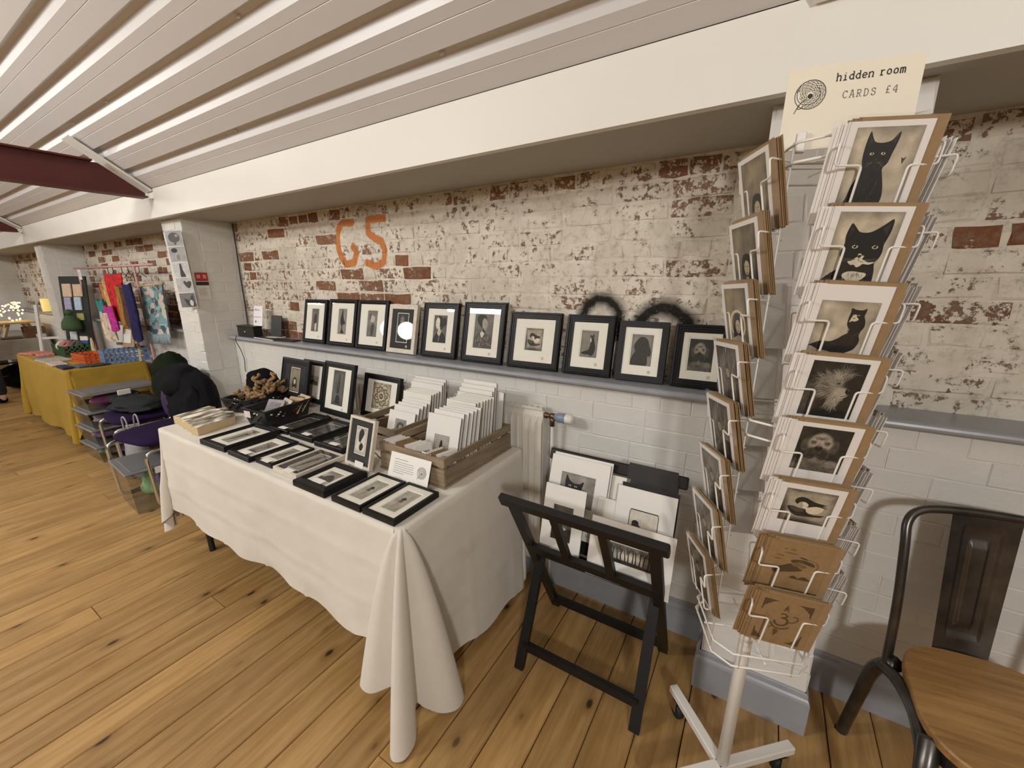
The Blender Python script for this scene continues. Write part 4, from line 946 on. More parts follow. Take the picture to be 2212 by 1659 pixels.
    return b
folding_table('black-legged folding table under the cream cloth', -2.715, -.905, .79, 1.55)
def drop_main(sd, s): return {'f': .465+.005*math.sin(s*17)+.004*math.sin(s*31), 'r': .655+.06*s+.010*math.sin(s*15), 'b': .5, 'l': .60-.05*s}[sd]
ZT = .737
cl = drape(-2.735, -.888, .775, 1.556, ZT-.004, drop_main, 4, (.735, .70, .715, .62), nf=3, sharp=(1, .15, 1.0, .8), hem0=True)
tag(cl.build('tablecloth', M_CLOTH), 'cream cloth with long corner folds hanging over the near table', 'tablecloth')
# ------------------------------------------------------------------ frames lying on the cloth
def flat(label, x0, x1, y0, y1, bd, t, art, pw, ph, style='flat', mat=None, mount=None, rz=0, tab=False, po=0, seal=False):
    return picture(label, x1-x0, y1-y0, bd, t, art, pw, ph, ((x0+x1)/2, y0, ZT+t+.0015), (R(-90), 0, R(rz)), style, mount, po, 'framed prints lying flat on the table', seal, mat, tab=tab)
flat('black stepped frame lying at the left end, long feather print, beside the wooden blocks', -2.265, -2.045, .797, 1.065, .030, .026, a_feather(0), .075, .155, 'step', rz=2)
flat('black frame lying flat with a bare tree print, between two feather prints', -2.012, -1.832, .800, 1.03, .026, .022, a_tree, .070, .110, 'step', tab=True)
flat('slim black frame lying flat with a dark curved feather on a pale mount', -1.815, -1.69, .820, 1.018, .010, .021, a_feather(1), .058, .108, tab=True)
flat('whitewashed frame lying flat, charcoal mount around a long feather', -1.662, -1.498, .812, 1.037, .010, .022, a_feather(1), .070, .150, mat=M_WFR, mount=M_MNTD, tab=True)
flat('thick rounded black frame lying flat with a small moody landscape', -1.472, -1.279, .782, .976, .036, .030, a_land, .078, .068, 'round', tab=True)
flat('slim black frame lying flat, umbrella figure in mist, second from the cloth corner', -1.242, -1.09, .786, 1.0, .011, .021, a_umb, .066, .128)
flat('slim black frame lying flat at the cloth corner, umbrella figure in mist', -1.079, -.929, .788, 1.004, .011, .021, a_umb, .066, .128)
flat('black frame lying flat beside the black basket, dark olive print', -2.165, -2.01, 1.075, 1.338, .020, .022, a_olive, .085, .16, 'step', mount=M_BLKG, rz=2, tab=True)
flat('black frame lying flat in the second row, olive wing print on dark mount', -1.985, -1.80, 1.075, 1.325, .024, .024, a_olive, .09, .15, 'step', mount=M_BLKG, tab=True)
flat('black frame lying flat behind the small standing white frame', -1.765, -1.56, 1.065, 1.30, .024, .024, a_olive, .09, .14, 'step', mount=M_BLKG, tab=True)
# ------------------------------------------------------------------ frames standing on small easels at the back
def wire_easel(label, x, y, w, lean, hb, dpt=.1, rz=0):
    e = thing('wire_easel', label, 'easel', (x, y, ZT+.001), (0, 0, rz), 'copper wire display easels')
    r = .0022
    for s in (-1, 1):
        X = s*w/2
        MB().tube(fillet([(X, -.028, .022), (X, -.028, .003), (X, .0, .003), (X, math.sin(lean)*hb+.012, math.cos(lean)*hb)], .006), r, 6).build('side_wire', M_COP, e)
        MB().tube([(X, math.sin(lean)*hb*.8+.01, math.cos(lean)*hb*.8), (X, dpt, .002)], r, 6).build('prop_leg', M_COP, e)
    MB().tube([(-w/2, -.028, .022), (w/2, -.028, .022)], r, 6).build('front_rail', M_COP, e)
    MB().tube([(-w/2, math.sin(lean)*hb+.012, math.cos(lean)*hb), (w/2, math.sin(lean)*hb+.012, math.cos(lean)*hb)], r, 6).build('top_rail', M_COP, e)
    return e
STD = [('black frame with a girl portrait on grey mount, behind the dried shavings', -2.67, -2.345, 1.395, .81-.06, 1.022, a_girl, .095, .15, M_BLKG, .034, None),
       ('black frame on a copper easel with a pale house print, between taller frames', -2.53, -2.275, 1.455, .752, 1.012, a_house, .11, .06, M_MNT, .030, 1),
       ('tall black frame on a copper easel, slender standing figure on cream mount', -2.185, -1.885, 1.365, .752, 1.047, a_tallfig, .105, .20, M_MNT, .032, 1),
       ('black frame behind the wooden crates with a round knotwork print', -1.965, -1.638, 1.475, .738, .981, a_knot, .15, .15, M_MNT, .030, None)]
for lb, x0, x1, y, z0, z1, art, pw, ph, mt, bd, es in STD:
    ln = R(14)
    picture(lb, x1-x0-.02, (z1-z0)/math.cos(ln), bd, .022, art, pw, ph, ((x0+x1)/2, y, z0+.004), (-ln, 0, R(-2)), 'step', mt, group='framed prints standing at the back of the table')
    if es: wire_easel('copper wire easel under the '+('house' if 'house' in lb else 'slender figure')+' print', (x0+x1)/2, y+.004, .06, ln, .11)
picture('small whitewashed frame on a copper easel, two seed pods on charcoal mount', .163, .206, .011, .018, a_pods, .066, .110, (-1.376, 1.0, .7505), (R(-15), 0, R(-3)), 'flat', M_MNTD, .006, 'framed prints standing at the back of the table', False, M_WFR, tab=True)
wire_easel('copper wire easel under the seed pod print', -1.376, 1.004, .10, R(15), .12)
# information card with emblem, leaning on the crate
ic = thing('information_card', 'cream information card with snake emblem leaning on the wooden crate', 'card', (-1.103, 1.012, ZT+.001), (R(-20), 0, R(1)))
MB().box((0, .0006, .055), (.208, .0012, .11)).build('card', M_MNTW, ic)
A = Art(.208, .11); G = (.12, .11, .10)
A.line([(.12,.78),(.45,.78)], .012, (.35,.33,.3), 0)
for k in range(6): A.line([(.12,.68-.075*k),((.60,.62,.61,.63,.62,.40)[k],.68-.075*k)], .009, (.28,.26,.24), 0)
for k in range(2): A.line([(.19,.14-.07*k),((.36,.44)[k],.14-.07*k)], .008, (.35,.33,.3), 0)
snake(A, .82, .52, .105, G); A.done(ic, (0, -.0003, 0), 'printed_text')
# ------------------------------------------------------------------ black woven baskets and contents
M_BASK = plain('black_plastic', (.012, .012, .013), .42)
M_SHAV = plain('dried_wood_shavings', (.30, .185, .085), .9, var=.35, scale=60)
def basket(label, c, w0, d0, w1, d1, h, rz):
    t = thing('storage_basket', label, 'basket', c, (0, 0, rz), 'black plastic baskets')
    def wall(nm, P0, P1, Q0, Q1, handle=False):
        b = MB(); P0, P1, Q0, Q1 = map(Vector, (P0, P1, Q0, Q1)); n = int((P1-P0).length/.012); m = 9
        L = lambda i, j: (P0+(P1-P0)*i/n)*(1-j/m)+(Q0+(Q1-Q0)*i/n)*(j/m)
        V = [L(i, j) for j in range(m+1) for i in range(n+1)]; F = []
        for j in range(m):
            for i in range(n):
                hole = (2 <= j <= m-3 and (i*7+j*5) % 4 == 0 and 1 < i < n-2)
                if handle and j in (6, 7) and n*.36 < i < n*.64: hole = True
                if not hole: F.append((j*(n+1)+i, j*(n+1)+i+1, (j+1)*(n+1)+i+1, (j+1)*(n+1)+i))
        b.add(V, F); nn = (P1-P0).cross(Q0-P0).normalized()*.002; k = len(V); b.add([q-nn for q in V], [tuple(reversed(f)) for f in F])
        b.build(nm, M_BASK, t)
    a = lambda w, d, z: [(-w/2, -d/2, z), (w/2, -d/2, z), (w/2, d/2, z), (-w/2, d/2, z)]
    lo, hi = a(w0, d0, .002), a(w1, d1, h)
    for k in range(4): wall('basket_side', lo[k], lo[(k+1) % 4], hi[k], hi[(k+1) % 4], k % 2 == 1 if w1 > d1 else k % 2 == 0)
    MB().box((0, 0, .003), (w0, d0, .004)).build('bottom', M_BASK, t)
    MB().tube([Vector(p) for p in a(w1, d1, h)], .0055, 6, True).build('rim', M_BASK, t)
    return t
b2 = basket('black perforated basket with a white label, holding packets of prints', (-2.298, 1.203, ZT+.001), .15, .25, .185, .29, .093, R(7))
MB().box((-.045, -.1495, .068), (.05, .001, .036)).build('paper_label', plain('pinkish_label', (.72, .60, .56), .8), b2)
b1 = basket('black perforated basket full of dried wood shavings at the back left', (-2.66, 1.262, ZT+.001), .16, .25, .20, .29, .085, R(14))
q = random.Random(8)
sh = MB()
for k in range(34):
    x, y = q.uniform(-.07, .085), q.uniform(-.10, .11); z0 = .05+.07*math.exp(-((x-.03)**2+(y-.02)**2)/.004)*q.random()+.02; p = [(x, y, z0)]
    for j in range(6): p.append((p[-1][0]+q.uniform(-.022, .026), p[-1][1]+q.uniform(-.022, .022), max(.03, p[-1][2]+q.uniform(-.016, .024))))
    sh.tube(smooth_line(p, 3), [.006+.005*abs(math.sin(i*.7+k)) for i in range(19)], 5)
tag(sh.build('wood_shavings', M_SHAV, None, (-2.645, 1.285, ZT+.012)), 'curled brown dried shavings heaped in the back basket', 'shavings', kind='stuff')
for k, (x, y, rz, c, lb) in enumerate([(-2.31, 1.16, .3, (.30, .27, .27), 'grey printed packet at the front of the labelled basket'), (-2.295, 1.20, -.2, (.55, .46, .40), 'pale packet with a mauve photo inside the labelled basket'), (-2.27, 1.25, .15, (.42, .27, .14), 'brown kraft packet inside the labelled basket'), (-2.285, 1.30, -.1, (.52, .40, .27), 'tan packet at the back of the labelled basket')]):
    t = thing('print_packet', lb, 'packet', (x, y, ZT+.024), (R(-38), 0, rz), 'packets in the labelled basket')
    MB().box((0, 0, .055), (.115, .006, .10), ch=.002).build('packet', plain('packet_%d' % k, c, .5, var=.25, scale=30), t)
    MB().box((0, -.0042, .06), (.07, .001, .05)).build('printed_panel', plain('packet_print_%d' % k, tuple(q_*.55 for q_ in c), .4, var=.4, scale=60), t)
# black bag slumped behind the baskets
def lump(name, label, cat, mat, c, r, seed, amp=.12, flat_=.0, group=None, sq=2.0, parent=None):
    b = MB(); n, m = 28, 16
    def f(u, v):
        t, p = u*2*math.pi, (v-.5)*math.pi; d = Vector((math.cos(p)*math.cos(t), math.cos(p)*math.sin(t), math.sin(p)))
        k = 1+amp*(noise.noise(d*1.7+Vector((seed, 0, 0)))+.5*noise.noise(d*4+Vector((0, seed, 0))))
        z = d.z*r[2]*k; return (d.x*r[0]*k, d.y*r[1]*k, max(z, -r[2]*(1-flat_)))
    b.grid(f, n, m); o = b.build(name, mat, parent, c)
    return tag(o, label, cat, group) if label else o
M_BLKF = plain('black_fabric', (.005, .005, .0055), .95, var=.2, scale=20, spec=.12)
lump('shoulder_bag', 'black fabric bag slumped against the wall behind the baskets', 'bag', M_BLKF, (-2.86, 1.42, ZT+.095), (.15, .085, .10), 3, .12, .05)
# wooden blocks with printed tops at the left end
M_BLOCK = plain('pale_wood_block', (.60, .46, .27), .7, var=.08, scale=25)
def top_print(seed):
    def f(A): A.raster(lambda x, y: (.66 if seed % 3 else .58)+.8*nz(x*.6, y*1.3, 2.0, seed)+.25*nz(x, y*2, 5, seed+1), 12)
    return f
blk = [('dark cloud', -2.715), ('charcoal sea', -2.655), ('mauve haze', -2.590), ('grey storm', -2.530), ('black hill', -2.470)]
blk = [('first', -2.70, .862), ('second', -2.63, .856), ('third', -2.56, .848), ('fourth', -2.49, .840), ('fifth', -2.42, .832), ]
ordn = ['nearest the table end', 'second from the table end', 'middle one of the row', 'second from the flat frames', 'next to the flat feather frame']
for k, (nm, x, y) in enumerate(blk):
    t = thing('printed_block', 'pale wooden block with grey printed top, '+ordn[k], 'block', (x, y, ZT+.001), (0, 0, R(10+(3, -2, 2, -3, 1)[k])), 'wooden blocks at the table end')
    MB().box((0, .10, .022), (.056, .20, .044), ch=.002).build('block', M_BLOCK, t)
    A = Art(.054, .196); top_print(90+k)(A); o = A.done(t, (0, .002, .0446), 'printed_top'); o.rotation_euler = (R(-90), 0, 0)
for k, (x, y, a) in enumerate([(-2.60, 1.00, .2), (-2.52, .97, -.1), (-2.45, .985, .4)]):
    t = thing('printed_block', ['pale flat block lying across the row of printed blocks', 'mauve printed block lying askew behind the row', 'grey printed block lying askew before the labelled basket'][k], 'block', (x, y, ZT+.001), (0, 0, a+.5), 'wooden blocks lying askew')
    MB().box((0, .05, .02), (.05, .12, .04), ch=.002).build('block', M_BLOCK, t)
    A = Art(.048, .116); top_print(130+k)(A); o = A.done(t, (0, -.008, .0405), 'printed_top'); o.rotation_euler = (R(-90), 0, 0)
# ------------------------------------------------------------------ slatted crates with mounted prints
M_CRATE = wood_mat('weathered_crate_wood', (.225, .165, .105), (.34, .255, .165), (.11, .075, .045), 0, 2.2, .75, False, .18)
M_CRATEY = wood_mat('weathered_crate_wood_side', (.225, .165, .105), (.34, .255, .165), (.11, .075, .045), 1, 2.2, .75, False, .18)
def crate(label, x0, x1, y0, y1, h, rz=0):
    t = thing('slatted_crate', label, 'crate', ((x0+x1)/2, (y0+y1)/2, ZT+.001), (0, 0, rz), 'wooden crates on the table')
    w, d = x1-x0, y1-y0; th_ = .009; lo, hi0 = .066, .086
    for s in (-1, 1):
        MB().box((0, s*(d/2-th_/2), .008+lo/2), (w, th_, lo), ch=.001).build('lower_board', M_CRATE, t)
        MB().box((0, s*(d/2-th_/2), (hi0+h)/2), (w+.004, th_, h-hi0), ch=.001).build('upper_slat', M_CRATE, t)
        MB().box((s*(w/2-th_/2), 0, .008+lo/2), (th_, d-2*th_, lo), ch=.001).build('lower_board', M_CRATEY, t)
        MB().box((s*(w/2-th_/2), 0, (hi0+h)/2), (th_, d-2*th_, h-hi0), ch=.001).build('upper_slat', M_CRATEY, t)
        for s2 in (-1, 1): MB().box((s*(w/2-th_-.011), s2*(d/2-th_-.011), h/2+.002), (.022, .022, h-.008)).build('corner_post', M_CRATE, t)
        for yy in (-.12, .12): MB().box((s*(w/2-th_-.004), yy, h/2+.004), (.008, .02, h-.014)).build('slat_block', M_CRATE, t)
    MB().box((0, 0, .004), (w+.008, d+.008, .008)).build('base_board', M_CRATE, t)
    return t
crate('weathered slatted crate at the table corner, filled with mounted prints', -1.296, -.945, 1.062, 1.52, .118, R(-1))
crate('weathered slatted crate behind, nearer the knotwork frame, filled with mounted prints', -1.635, -1.335, 1.185, 1.545, .118, R(-1))
PMC = {}
def mounted(label, x, y, z, W, H, lean, art=None, pw=0, ph=0, group=None, rz=0, mount=None, po=0, roll=0, loc=None):
    """print in a mount inside a clear sleeve; stands on z, faces -y"""
    t = thing('mounted_print', label, 'print', (x, y, z), (-lean, roll, rz), group)
    m = mount or M_MNTW
    key = (round(W, 3), round(H, 3), m.name)
    if key not in PMC:
        me = MB().box((0, .0011, H/2), (W, .0022, H)).mesh('mount_board', m); mb = MB().box((.001, .0040, H/2), (W, .0030, H)).mesh('backing_board', plain('taupe_backing_board', (.16, .13, .10), .85))
        mc = MB().add([(-W/2-.003, -.001, -.001), (W/2+.003, -.001, -.001), (W/2+.003, -.0012, H/2), (W/2+.003, -.001, H+.004), (-W/2-.003, -.001, H+.004), (-W/2-.003, -.0012, H/2)], [(0, 1, 2, 5), (5, 2, 3, 4)]).mesh('clear_sleeve', M_CELLO)
        PMC[key] = (me, mb, mc)
    for nm, me in zip(('mount_board', 'backing_board', 'clear_sleeve'), PMC[key]): link(nm, me, t)
    if art:
        A = Art(pw, ph); art(A); zc = (H-ph)/2+po; A.done(t, (0, -.0003, zc))
        MB().box((W*.28, -.0004, max(.012, zc*.45)), (.011, .0004, .012)).build('seal_stamp', M_SEAL, t)
    return t
NTH = ['first', 'second', 'third', 'fourth', 'fifth', 'sixth', 'seventh', 'eighth', 'ninth']
q = random.Random(12)
ZC = ZT+.010
GR, GL_ = 'prints standing in the corner crate', 'prints standing in the rear crate'
mounted('small mounted print of a dark figure on a grid, front of the corner crate', -1.128, 1.232, ZC, .182, .196, R(15), a_graph, .085, .085, GR, po=-.03)
for k in range(5): mounted(NTH[k]+' plain white mount packed behind the grid figure print', -1.115+.012*k+q.uniform(-.004, .004), 1.247+.016*k, ZC, .165, .212+.004*k, R(14-k*.5), None, group=GR)
for k in range(7): mounted(NTH[k]+' cream mount edge in the middle row of the corner crate', -1.118+.008*k+q.uniform(-.004, .004), 1.350+.011*k, ZC, .165, .232+.003*k, R(9), None, group=GR, mount=M_MNT)
for k in range(4): mounted(NTH[k]+' tall sleeved mount at the back of the corner crate', -1.108+.004*k, 1.435+.010*k, ZC, .188, .248+.018*k, R(7), None, group=GR)
mounted('narrow sleeved mount leaning at the right back of the corner crate', -1.005, 1.482, ZC, .075, .262, R(6), None, group=GR, rz=R(-18))
mounted('small mounted print of a bridge, front of the rear crate', -1.462, 1.312, ZC, .175, .138, R(18), a_bridge, .075, .06, GL_)
for k in range(4): mounted(NTH[k]+' plain white mount packed behind the bridge print', -1.455+.006*k, 1.335+.018*k, ZC, .168, .160+.008*k, R(16), None, group=GL_)
for k in range(5): mounted(NTH[k]+' cream mount in the middle row of the rear crate', -1.462+.006*k, 1.425+.012*k, ZC, .19, .205+.004*k, R(10), None, group=GL_, mount=M_MNT)
for k in range(3): mounted(NTH[k]+' tall white mount at the back of the rear crate', -1.445+.004*k, 1.487+.010*k, ZC, .21, .245+.012*k, R(6), None, group=GL_)
# index cards at the front of the corner crate
M_KRAFT = plain('kraft_card', (.30, .185, .082), .8, var=.10, scale=70)
ORD = NTH+['tenth', 'eleventh', 'twelfth', 'thirteenth', 'fourteenth']
me_sc = MB().box((0, 0, .052), (.078, .0018, .104)).mesh('card', M_MNTW); me_sk = MB().box((0, 0, .050), (.078, .0022, .100)).mesh('card', M_KRAFT); me_sl = MB().box((0, -.0014, .055), (.050, .0004, .040)).mesh('printed_panel', plain('mauve_print', (.34, .26, .30), .6, var=.4, scale=60))
for k in range(14):
    kr = 5 <= k <= 8
    t = thing('small_card', ORD[k]+(' index card, brown kraft,' if kr else ' index card, white,')+' in the row at the crate front', 'card', (-1.272+.0135*k+q.uniform(-.001, .001), 1.118+q.uniform(-.003, .003), ZC+.012+q.uniform(-.003, .003)), (R(-7), 0, R(90-14)), 'small cards standing at the crate front')
    link('card', me_sk if kr else me_sc, t); link('printed_panel', me_sl, t)
for k in range(6):
    kr = 1 <= k <= 3
    t = thing('small_card', ORD[k]+(' small kraft' if kr else ' small white')+' card behind the mauve photo card', 'card', (-1.035+.0125*k, 1.118+q.uniform(-.003, .003), ZC+.006), (R(-7), 0, R(90-14)), 'small cards beside the mauve photo card')
    link('card', me_sk if kr else me_sc, t); link('printed_panel', me_sl, t)
t = thing('small_card', 'small mauve photo card facing out at the crate front', 'card', (-1.062, 1.078, ZC+.004), (R(-6), 0, R(-6)), None)
MB().box((0, 0, .05), (.05, .0012, .10)).build('card', M_MNTW, t)
A = Art(.04, .055); A.raster(lambda x, y: .42+.3*nz(x, y, 3, 5), 10); A.done(t, (0, -.0009, .035))
# ------------------------------------------------------------------ print browser (folding easel rack)
M_RACK = plain('black_painted_wood', (.006, .006, .0065), .45, var=.2, scale=30)
er = thing('print_browser', 'black wooden folding print rack standing between table and card stand', 'print rack', (-.435, 1.31, 0))
XW = .245
for s in (-1, 1):
    X = s*XW
    MB().bar((X*.93, -.185, 0), (X*.93, .165, .785), .022, .036, up=(1, 0, 0)).build('leg', M_RACK, er)       # front foot to back bar
    MB().bar((X, .195, 0), (X, -.205, .745), .022, .036, up=(1, 0, 0)).build('leg', M_RACK, er)              # back foot to front bar
MB().box((0, -.213, .748), (.575, .026, .046), Matrix.Rotation(R(28), 3, 'X'), ch=.004).build('front_bar', M_RACK, er)
MB().box((0, .168, .783), (.55, .022, .046), Matrix.Rotation(R(-20), 3, 'X'), ch=.004).build('back_bar', M_RACK, er)
for X in (-.085, .085):
    MB().bar((X, -.065, .475), (X, -.202, .735), .020, .030, up=(1, 0, 0)).build('front_strut', M_RACK, er)
    MB().bar((X, .05, .475), (X, .158, .765), .020, .016, up=(1, 0, 0)).build('back_strut', M_RACK, er)
MB().box((0, -.066, .478), (.50, .020, .050), Matrix.Rotation(R(28), 3, 'X')).build('tray_rail', M_RACK, er)
MB().box((0, .035, .478), (.46, .020, .050), Matrix.Rotation(R(-20), 3, 'X')).build('tray_rail', M_RACK, er)
MB().box((0, -.012, .438), (.45, .06, .018)).build('tray_floor', M_RACK, er)
MB().bar((-XW*.93, -.150, .085), (XW*.93, -.150, .085), .020, .034).build('stretcher', M_RACK, er)
MB().bar((-XW, .160, .065), (XW, .160, .065), .020, .034).build('stretcher', M_RACK, er)
EX, EY, EZ = -.435, 1.31, .449
GE = 'mounted prints in the black print rack'
ln = R(19)
mounted('large mounted print of a black cat peeking up, back left of the print rack', -.560, 1.325, EZ, .248, .37, ln, a_catpeek, .145, .125, GE, po=.06)
mounted('large blank mount behind the peeking cat print', -.553, 1.331, EZ, .248, .378, ln, None, group=GE)
mounted('mounted print of a dark crow head at the front left of the print rack', -.572, 1.262, EZ, .168, .285, R(14), a_crowhead, .082, .135, GE)
mounted('cream blank mount leaning at the middle of the print rack', -.425, 1.345, EZ, .13, .33, ln, None, group=GE, mount=M_MNT)
mounted('small cream mount before the middle blank mount in the print rack', -.42, 1.318, EZ, .09, .25, ln, None, group=GE, mount=M_MNT)
mounted('charcoal mount with a pale window print at the back right of the print rack', -.285, 1.345, EZ, .178, .392, ln, a_darkwin, .10, .12, GE, mount=M_MNTD, po=.075)
mounted('dark-backed blank mount behind the framed bird print in the print rack', -.280, 1.325, EZ, .205, .325, ln, None, group=GE, mount=M_BLKG)
mounted('mounted print of a bird in a rounded black border, right of the print rack', -.286, 1.308, EZ, .212, .318, ln, a_oval, .105, .13, GE, po=.02)
mounted('wide mounted print of misty trees at the front right of the print rack', -.305, 1.252, EZ-.002, .292, .222, R(12), a_forest, .172, .068, GE, rz=R(2), roll=R(1.2))
# ------------------------------------------------------------------ radiator with valve
M_RAD = plain('white_radiator_enamel', (.70, .665, .595), .35, var=.02, scale=8)
M_BRASS = plain('aged_brass', (.20, .125, .075), .35, metal=.9, var=.2, scale=60)
rad = thing('radiator', 'white panel radiator on the wall behind the table', 'radiator', (-1.52, 1.60, 0))
RW = 1.43
def radf(u, v):
    x = -RW/2+u*RW; k = (x/.0333) % 1; d = .009*(1 if .28 < k < .72 else 0)
    e = min(v, 1-v)*.78; d *= 1 if e > .035 else 0
    return (x, -.022-d+(.010 if e < .004 else 0), .13+v*.80)
b = MB(); b.grid(radf, 172, 24, False); b.build('front_panel', M_RAD, rad)
MB().box((0, .012, .53), (RW, .012, .80)).build('rear_panel', M_RAD, rad)
g = MB()
for k in range(48): g.box((-RW/2+.015+k*.0298, -.006, .934), (.012, .034, .006))
g.box((0, -.024, .934), (RW, .004, .012)); g.box((0, .014, .934), (RW, .004, .012)); g.build('top_grille', M_RAD, rad)
MB().box((RW/2+.002, -.004, .53), (.004, .040, .78)).build('side_cover', M_RAD, rad)
v = thing('radiator_valve', 'white and blue thermostatic valve at the top right of the radiator', 'valve', (-.80, 1.59, .905))
rx = Matrix.Rotation(math.pi/2, 3, 'Y')
MB().lathe([(.010, 0), (.014, .002), (.014, .014), (.009, .016), (.009, .028), (.015, .030), (.015, .048), (.010, .05)], rot=rx, n=14).build('brass_body', M_BRASS, v)
MB().lathe([(.011, 0), (.011, .045)], c=(.039, 0, -.046), n=14).build('brass_elbow', M_BRASS, v)
MB().lathe([(.014, .05), (.016, .06), (.021, .066), (.0225, .10), (.022, .104)], rot=rx, n=20).build('blue_collar', plain('blue_grey_plastic', (.20, .255, .36), .4), v)
MB().lathe([(.0215, .103), (.022, .106), (.022, .132), (.018, .140), (0, .141)], rot=rx, n=20).build('white_cap', plain('white_plastic', (.75, .72, .66), .35), v)
pp = thing('heating_pipe', 'white painted heating pipe running down beside the radiator', 'pipe', (-.761, 1.59, 0))
MB().tube([(0, 0, .862), (0, 0, .012)], .0085, 10).build('pipe', M_RAD, pp); MB().lathe([(.024, 0), (.024, .005), (.009, .012)], n=16).build('floor_collar', M_RAD, pp)
# ------------------------------------------------------------------ revolving card rack
M_WIRE = plain('white_wire', (.80, .775, .73), .35)
M_WSTEEL = plain('white_steel', (.76, .735, .69), .4)
M_CHROME = plain('chrome', (.6, .6, .6), .12, metal=1)
M_RUB = plain('black_rubber', (.012, .012, .012), .6)
M_CARD = plain('white_card', (.80, .765, .73), .6)
M_KENV = plain('kraft_envelope', (.315, .205, .10), .75, var=.06, scale=60)
M_WENV = plain('grey_white_envelope', (.70, .68, .64), .7, var=.03, scale=50)
RX, RY, PHI = .054, 1.10, R(22)
LEANM = Matrix.Translation((RX, RY, 0)) @ Matrix.Rotation(-.026, 4, 'X') @ Matrix.Rotation(.020, 4, 'Y')
rk = thing('card_rack', 'tall white wire revolving card rack on a castor base', 'card rack', (RX, RY, 0))
LL_ = Matrix.Rotation(-.026, 4, 'X') @ Matrix.Rotation(.020, 4, 'Y') @ Matrix.Rotation(PHI, 4, 'Z')      # local frame of the wire cage
def cage(k): return LL_ @ Matrix.Rotation(R(90)*k, 4, 'Z')
def tf(M, pts): return [M @ Vector(p) for p in pts]
b = MB(); b.tube(tf(LL_, [(0, 0, .08), (0, 0, .60), (0, 0, 1.70)]), .0165, 14); b.build('pole', M_WSTEEL, rk)
for a in (43, 133, 223, 313):
    d = Vector((math.cos(R(a)), math.sin(R(a)), 0)); s = Vector((-d.y, d.x, 0)); m = Matrix((d, s, Vector((0, 0, 1)))).transposed()
    arm = MB().box(d*.125+Vector((0, 0, .085)), (.25, .030, .026), m, ch=.003).build('base_arm', M_WSTEEL, rk)
    c = d*.225; cst = MB(); rm = Matrix((s, d, Vector((0, 0, 1)))).transposed() @ Matrix.Rotation(math.pi/2, 3, 'Y')
    cst.lathe([(.006, -.011), (.024, -.011), (.026, -.006), (.026, .006), (.024, .011), (.006, .011)], c+Vector((0, 0, .027))-d*.012, 18, rm); cst.build('castor_wheel', M_RUB, arm)
    fk = MB(); fk.lathe([(.012, .0), (.012, .012)], c+Vector((0, 0, .060)), 12)
    for q_ in (-1, 1): fk.box(c+s*.014*q_+Vector((0, 0, .045))-d*.006, (.026, .002, .042), m)
    fk.build('castor_fork', M_CHROME, arm)
HW = .112
def hoop(z, hw=HW, ch=.035):
    p = []
    for k in range(4):
        r_ = Matrix.Rotation(R(90)*k, 4, 'Z'); p += [r_ @ Vector((-hw+ch, -hw, z)), r_ @ Vector((hw-ch, -hw, z))]
    return tf(LL_, p)
for z in (.560, .595, 1.155, 1.19, 1.715, 1.75): MB().tube(hoop(z), .0027, 6, True).build('hoop', M_WIRE, rk)
for z in (.578, 1.172, 1.732):
    for k in range(4): MB().tube(tf(cage(k), [(0, 0, z), (0, -HW, z)]), .0024, 6).build('spoke', M_WIRE, rk)
for k in range(4):
    for s in (-1, 1): MB().tube(tf(cage(k), [(s*.060, -HW, .555), (s*.060, -HW, 1.755)]), .0022, 6).build('upright_wire', M_WIRE, rk)
ZS0, PITCH = 1.715, .1345; TILT = R(13); CW, CH = .118, .162; EW, EH = .122, .168
def plane_pt(x, u, off, zs):
    """point on the leaning card plane: x lateral, u up the card, off outward of the card front"""
    return Vector((x, -(.126+u*math.sin(TILT)+off*math.cos(TILT)), zs-.118+u*math.cos(TILT)-off*math.sin(TILT)))
WME = {}
for k in range(4):
    for i in range(8):
        zs = ZS0-PITCH*i
        for s in (-1, 1):
            us = .118/math.cos(TILT)
            p = [Vector((s*.060, -HW, zs+.006)), plane_pt(s*.079, us+.010, .004, zs), plane_pt(s*.079, us-.026, .006, zs), plane_pt(s*.036, us-.026, .006, zs), plane_pt(s*.036, -.004, .006, zs), Vector((s*.036, -HW, zs-.122))]
            MB().tube(tf(cage(k), fillet(p, .007, 3)), .0021, 6).build('pocket_wire', M_WIRE, rk)
        if k == 1:
            v = [plane_pt(-.068, .0, -.026, zs), plane_pt(.068, .0, -.026, zs), plane_pt(.068, .175, -.024, zs), plane_pt(-.068, .175, -.024, zs)]
            MB().add(tf(cage(k), v), [(0, 1, 2, 3)]).build('pocket_liner', M_ACR, rk)
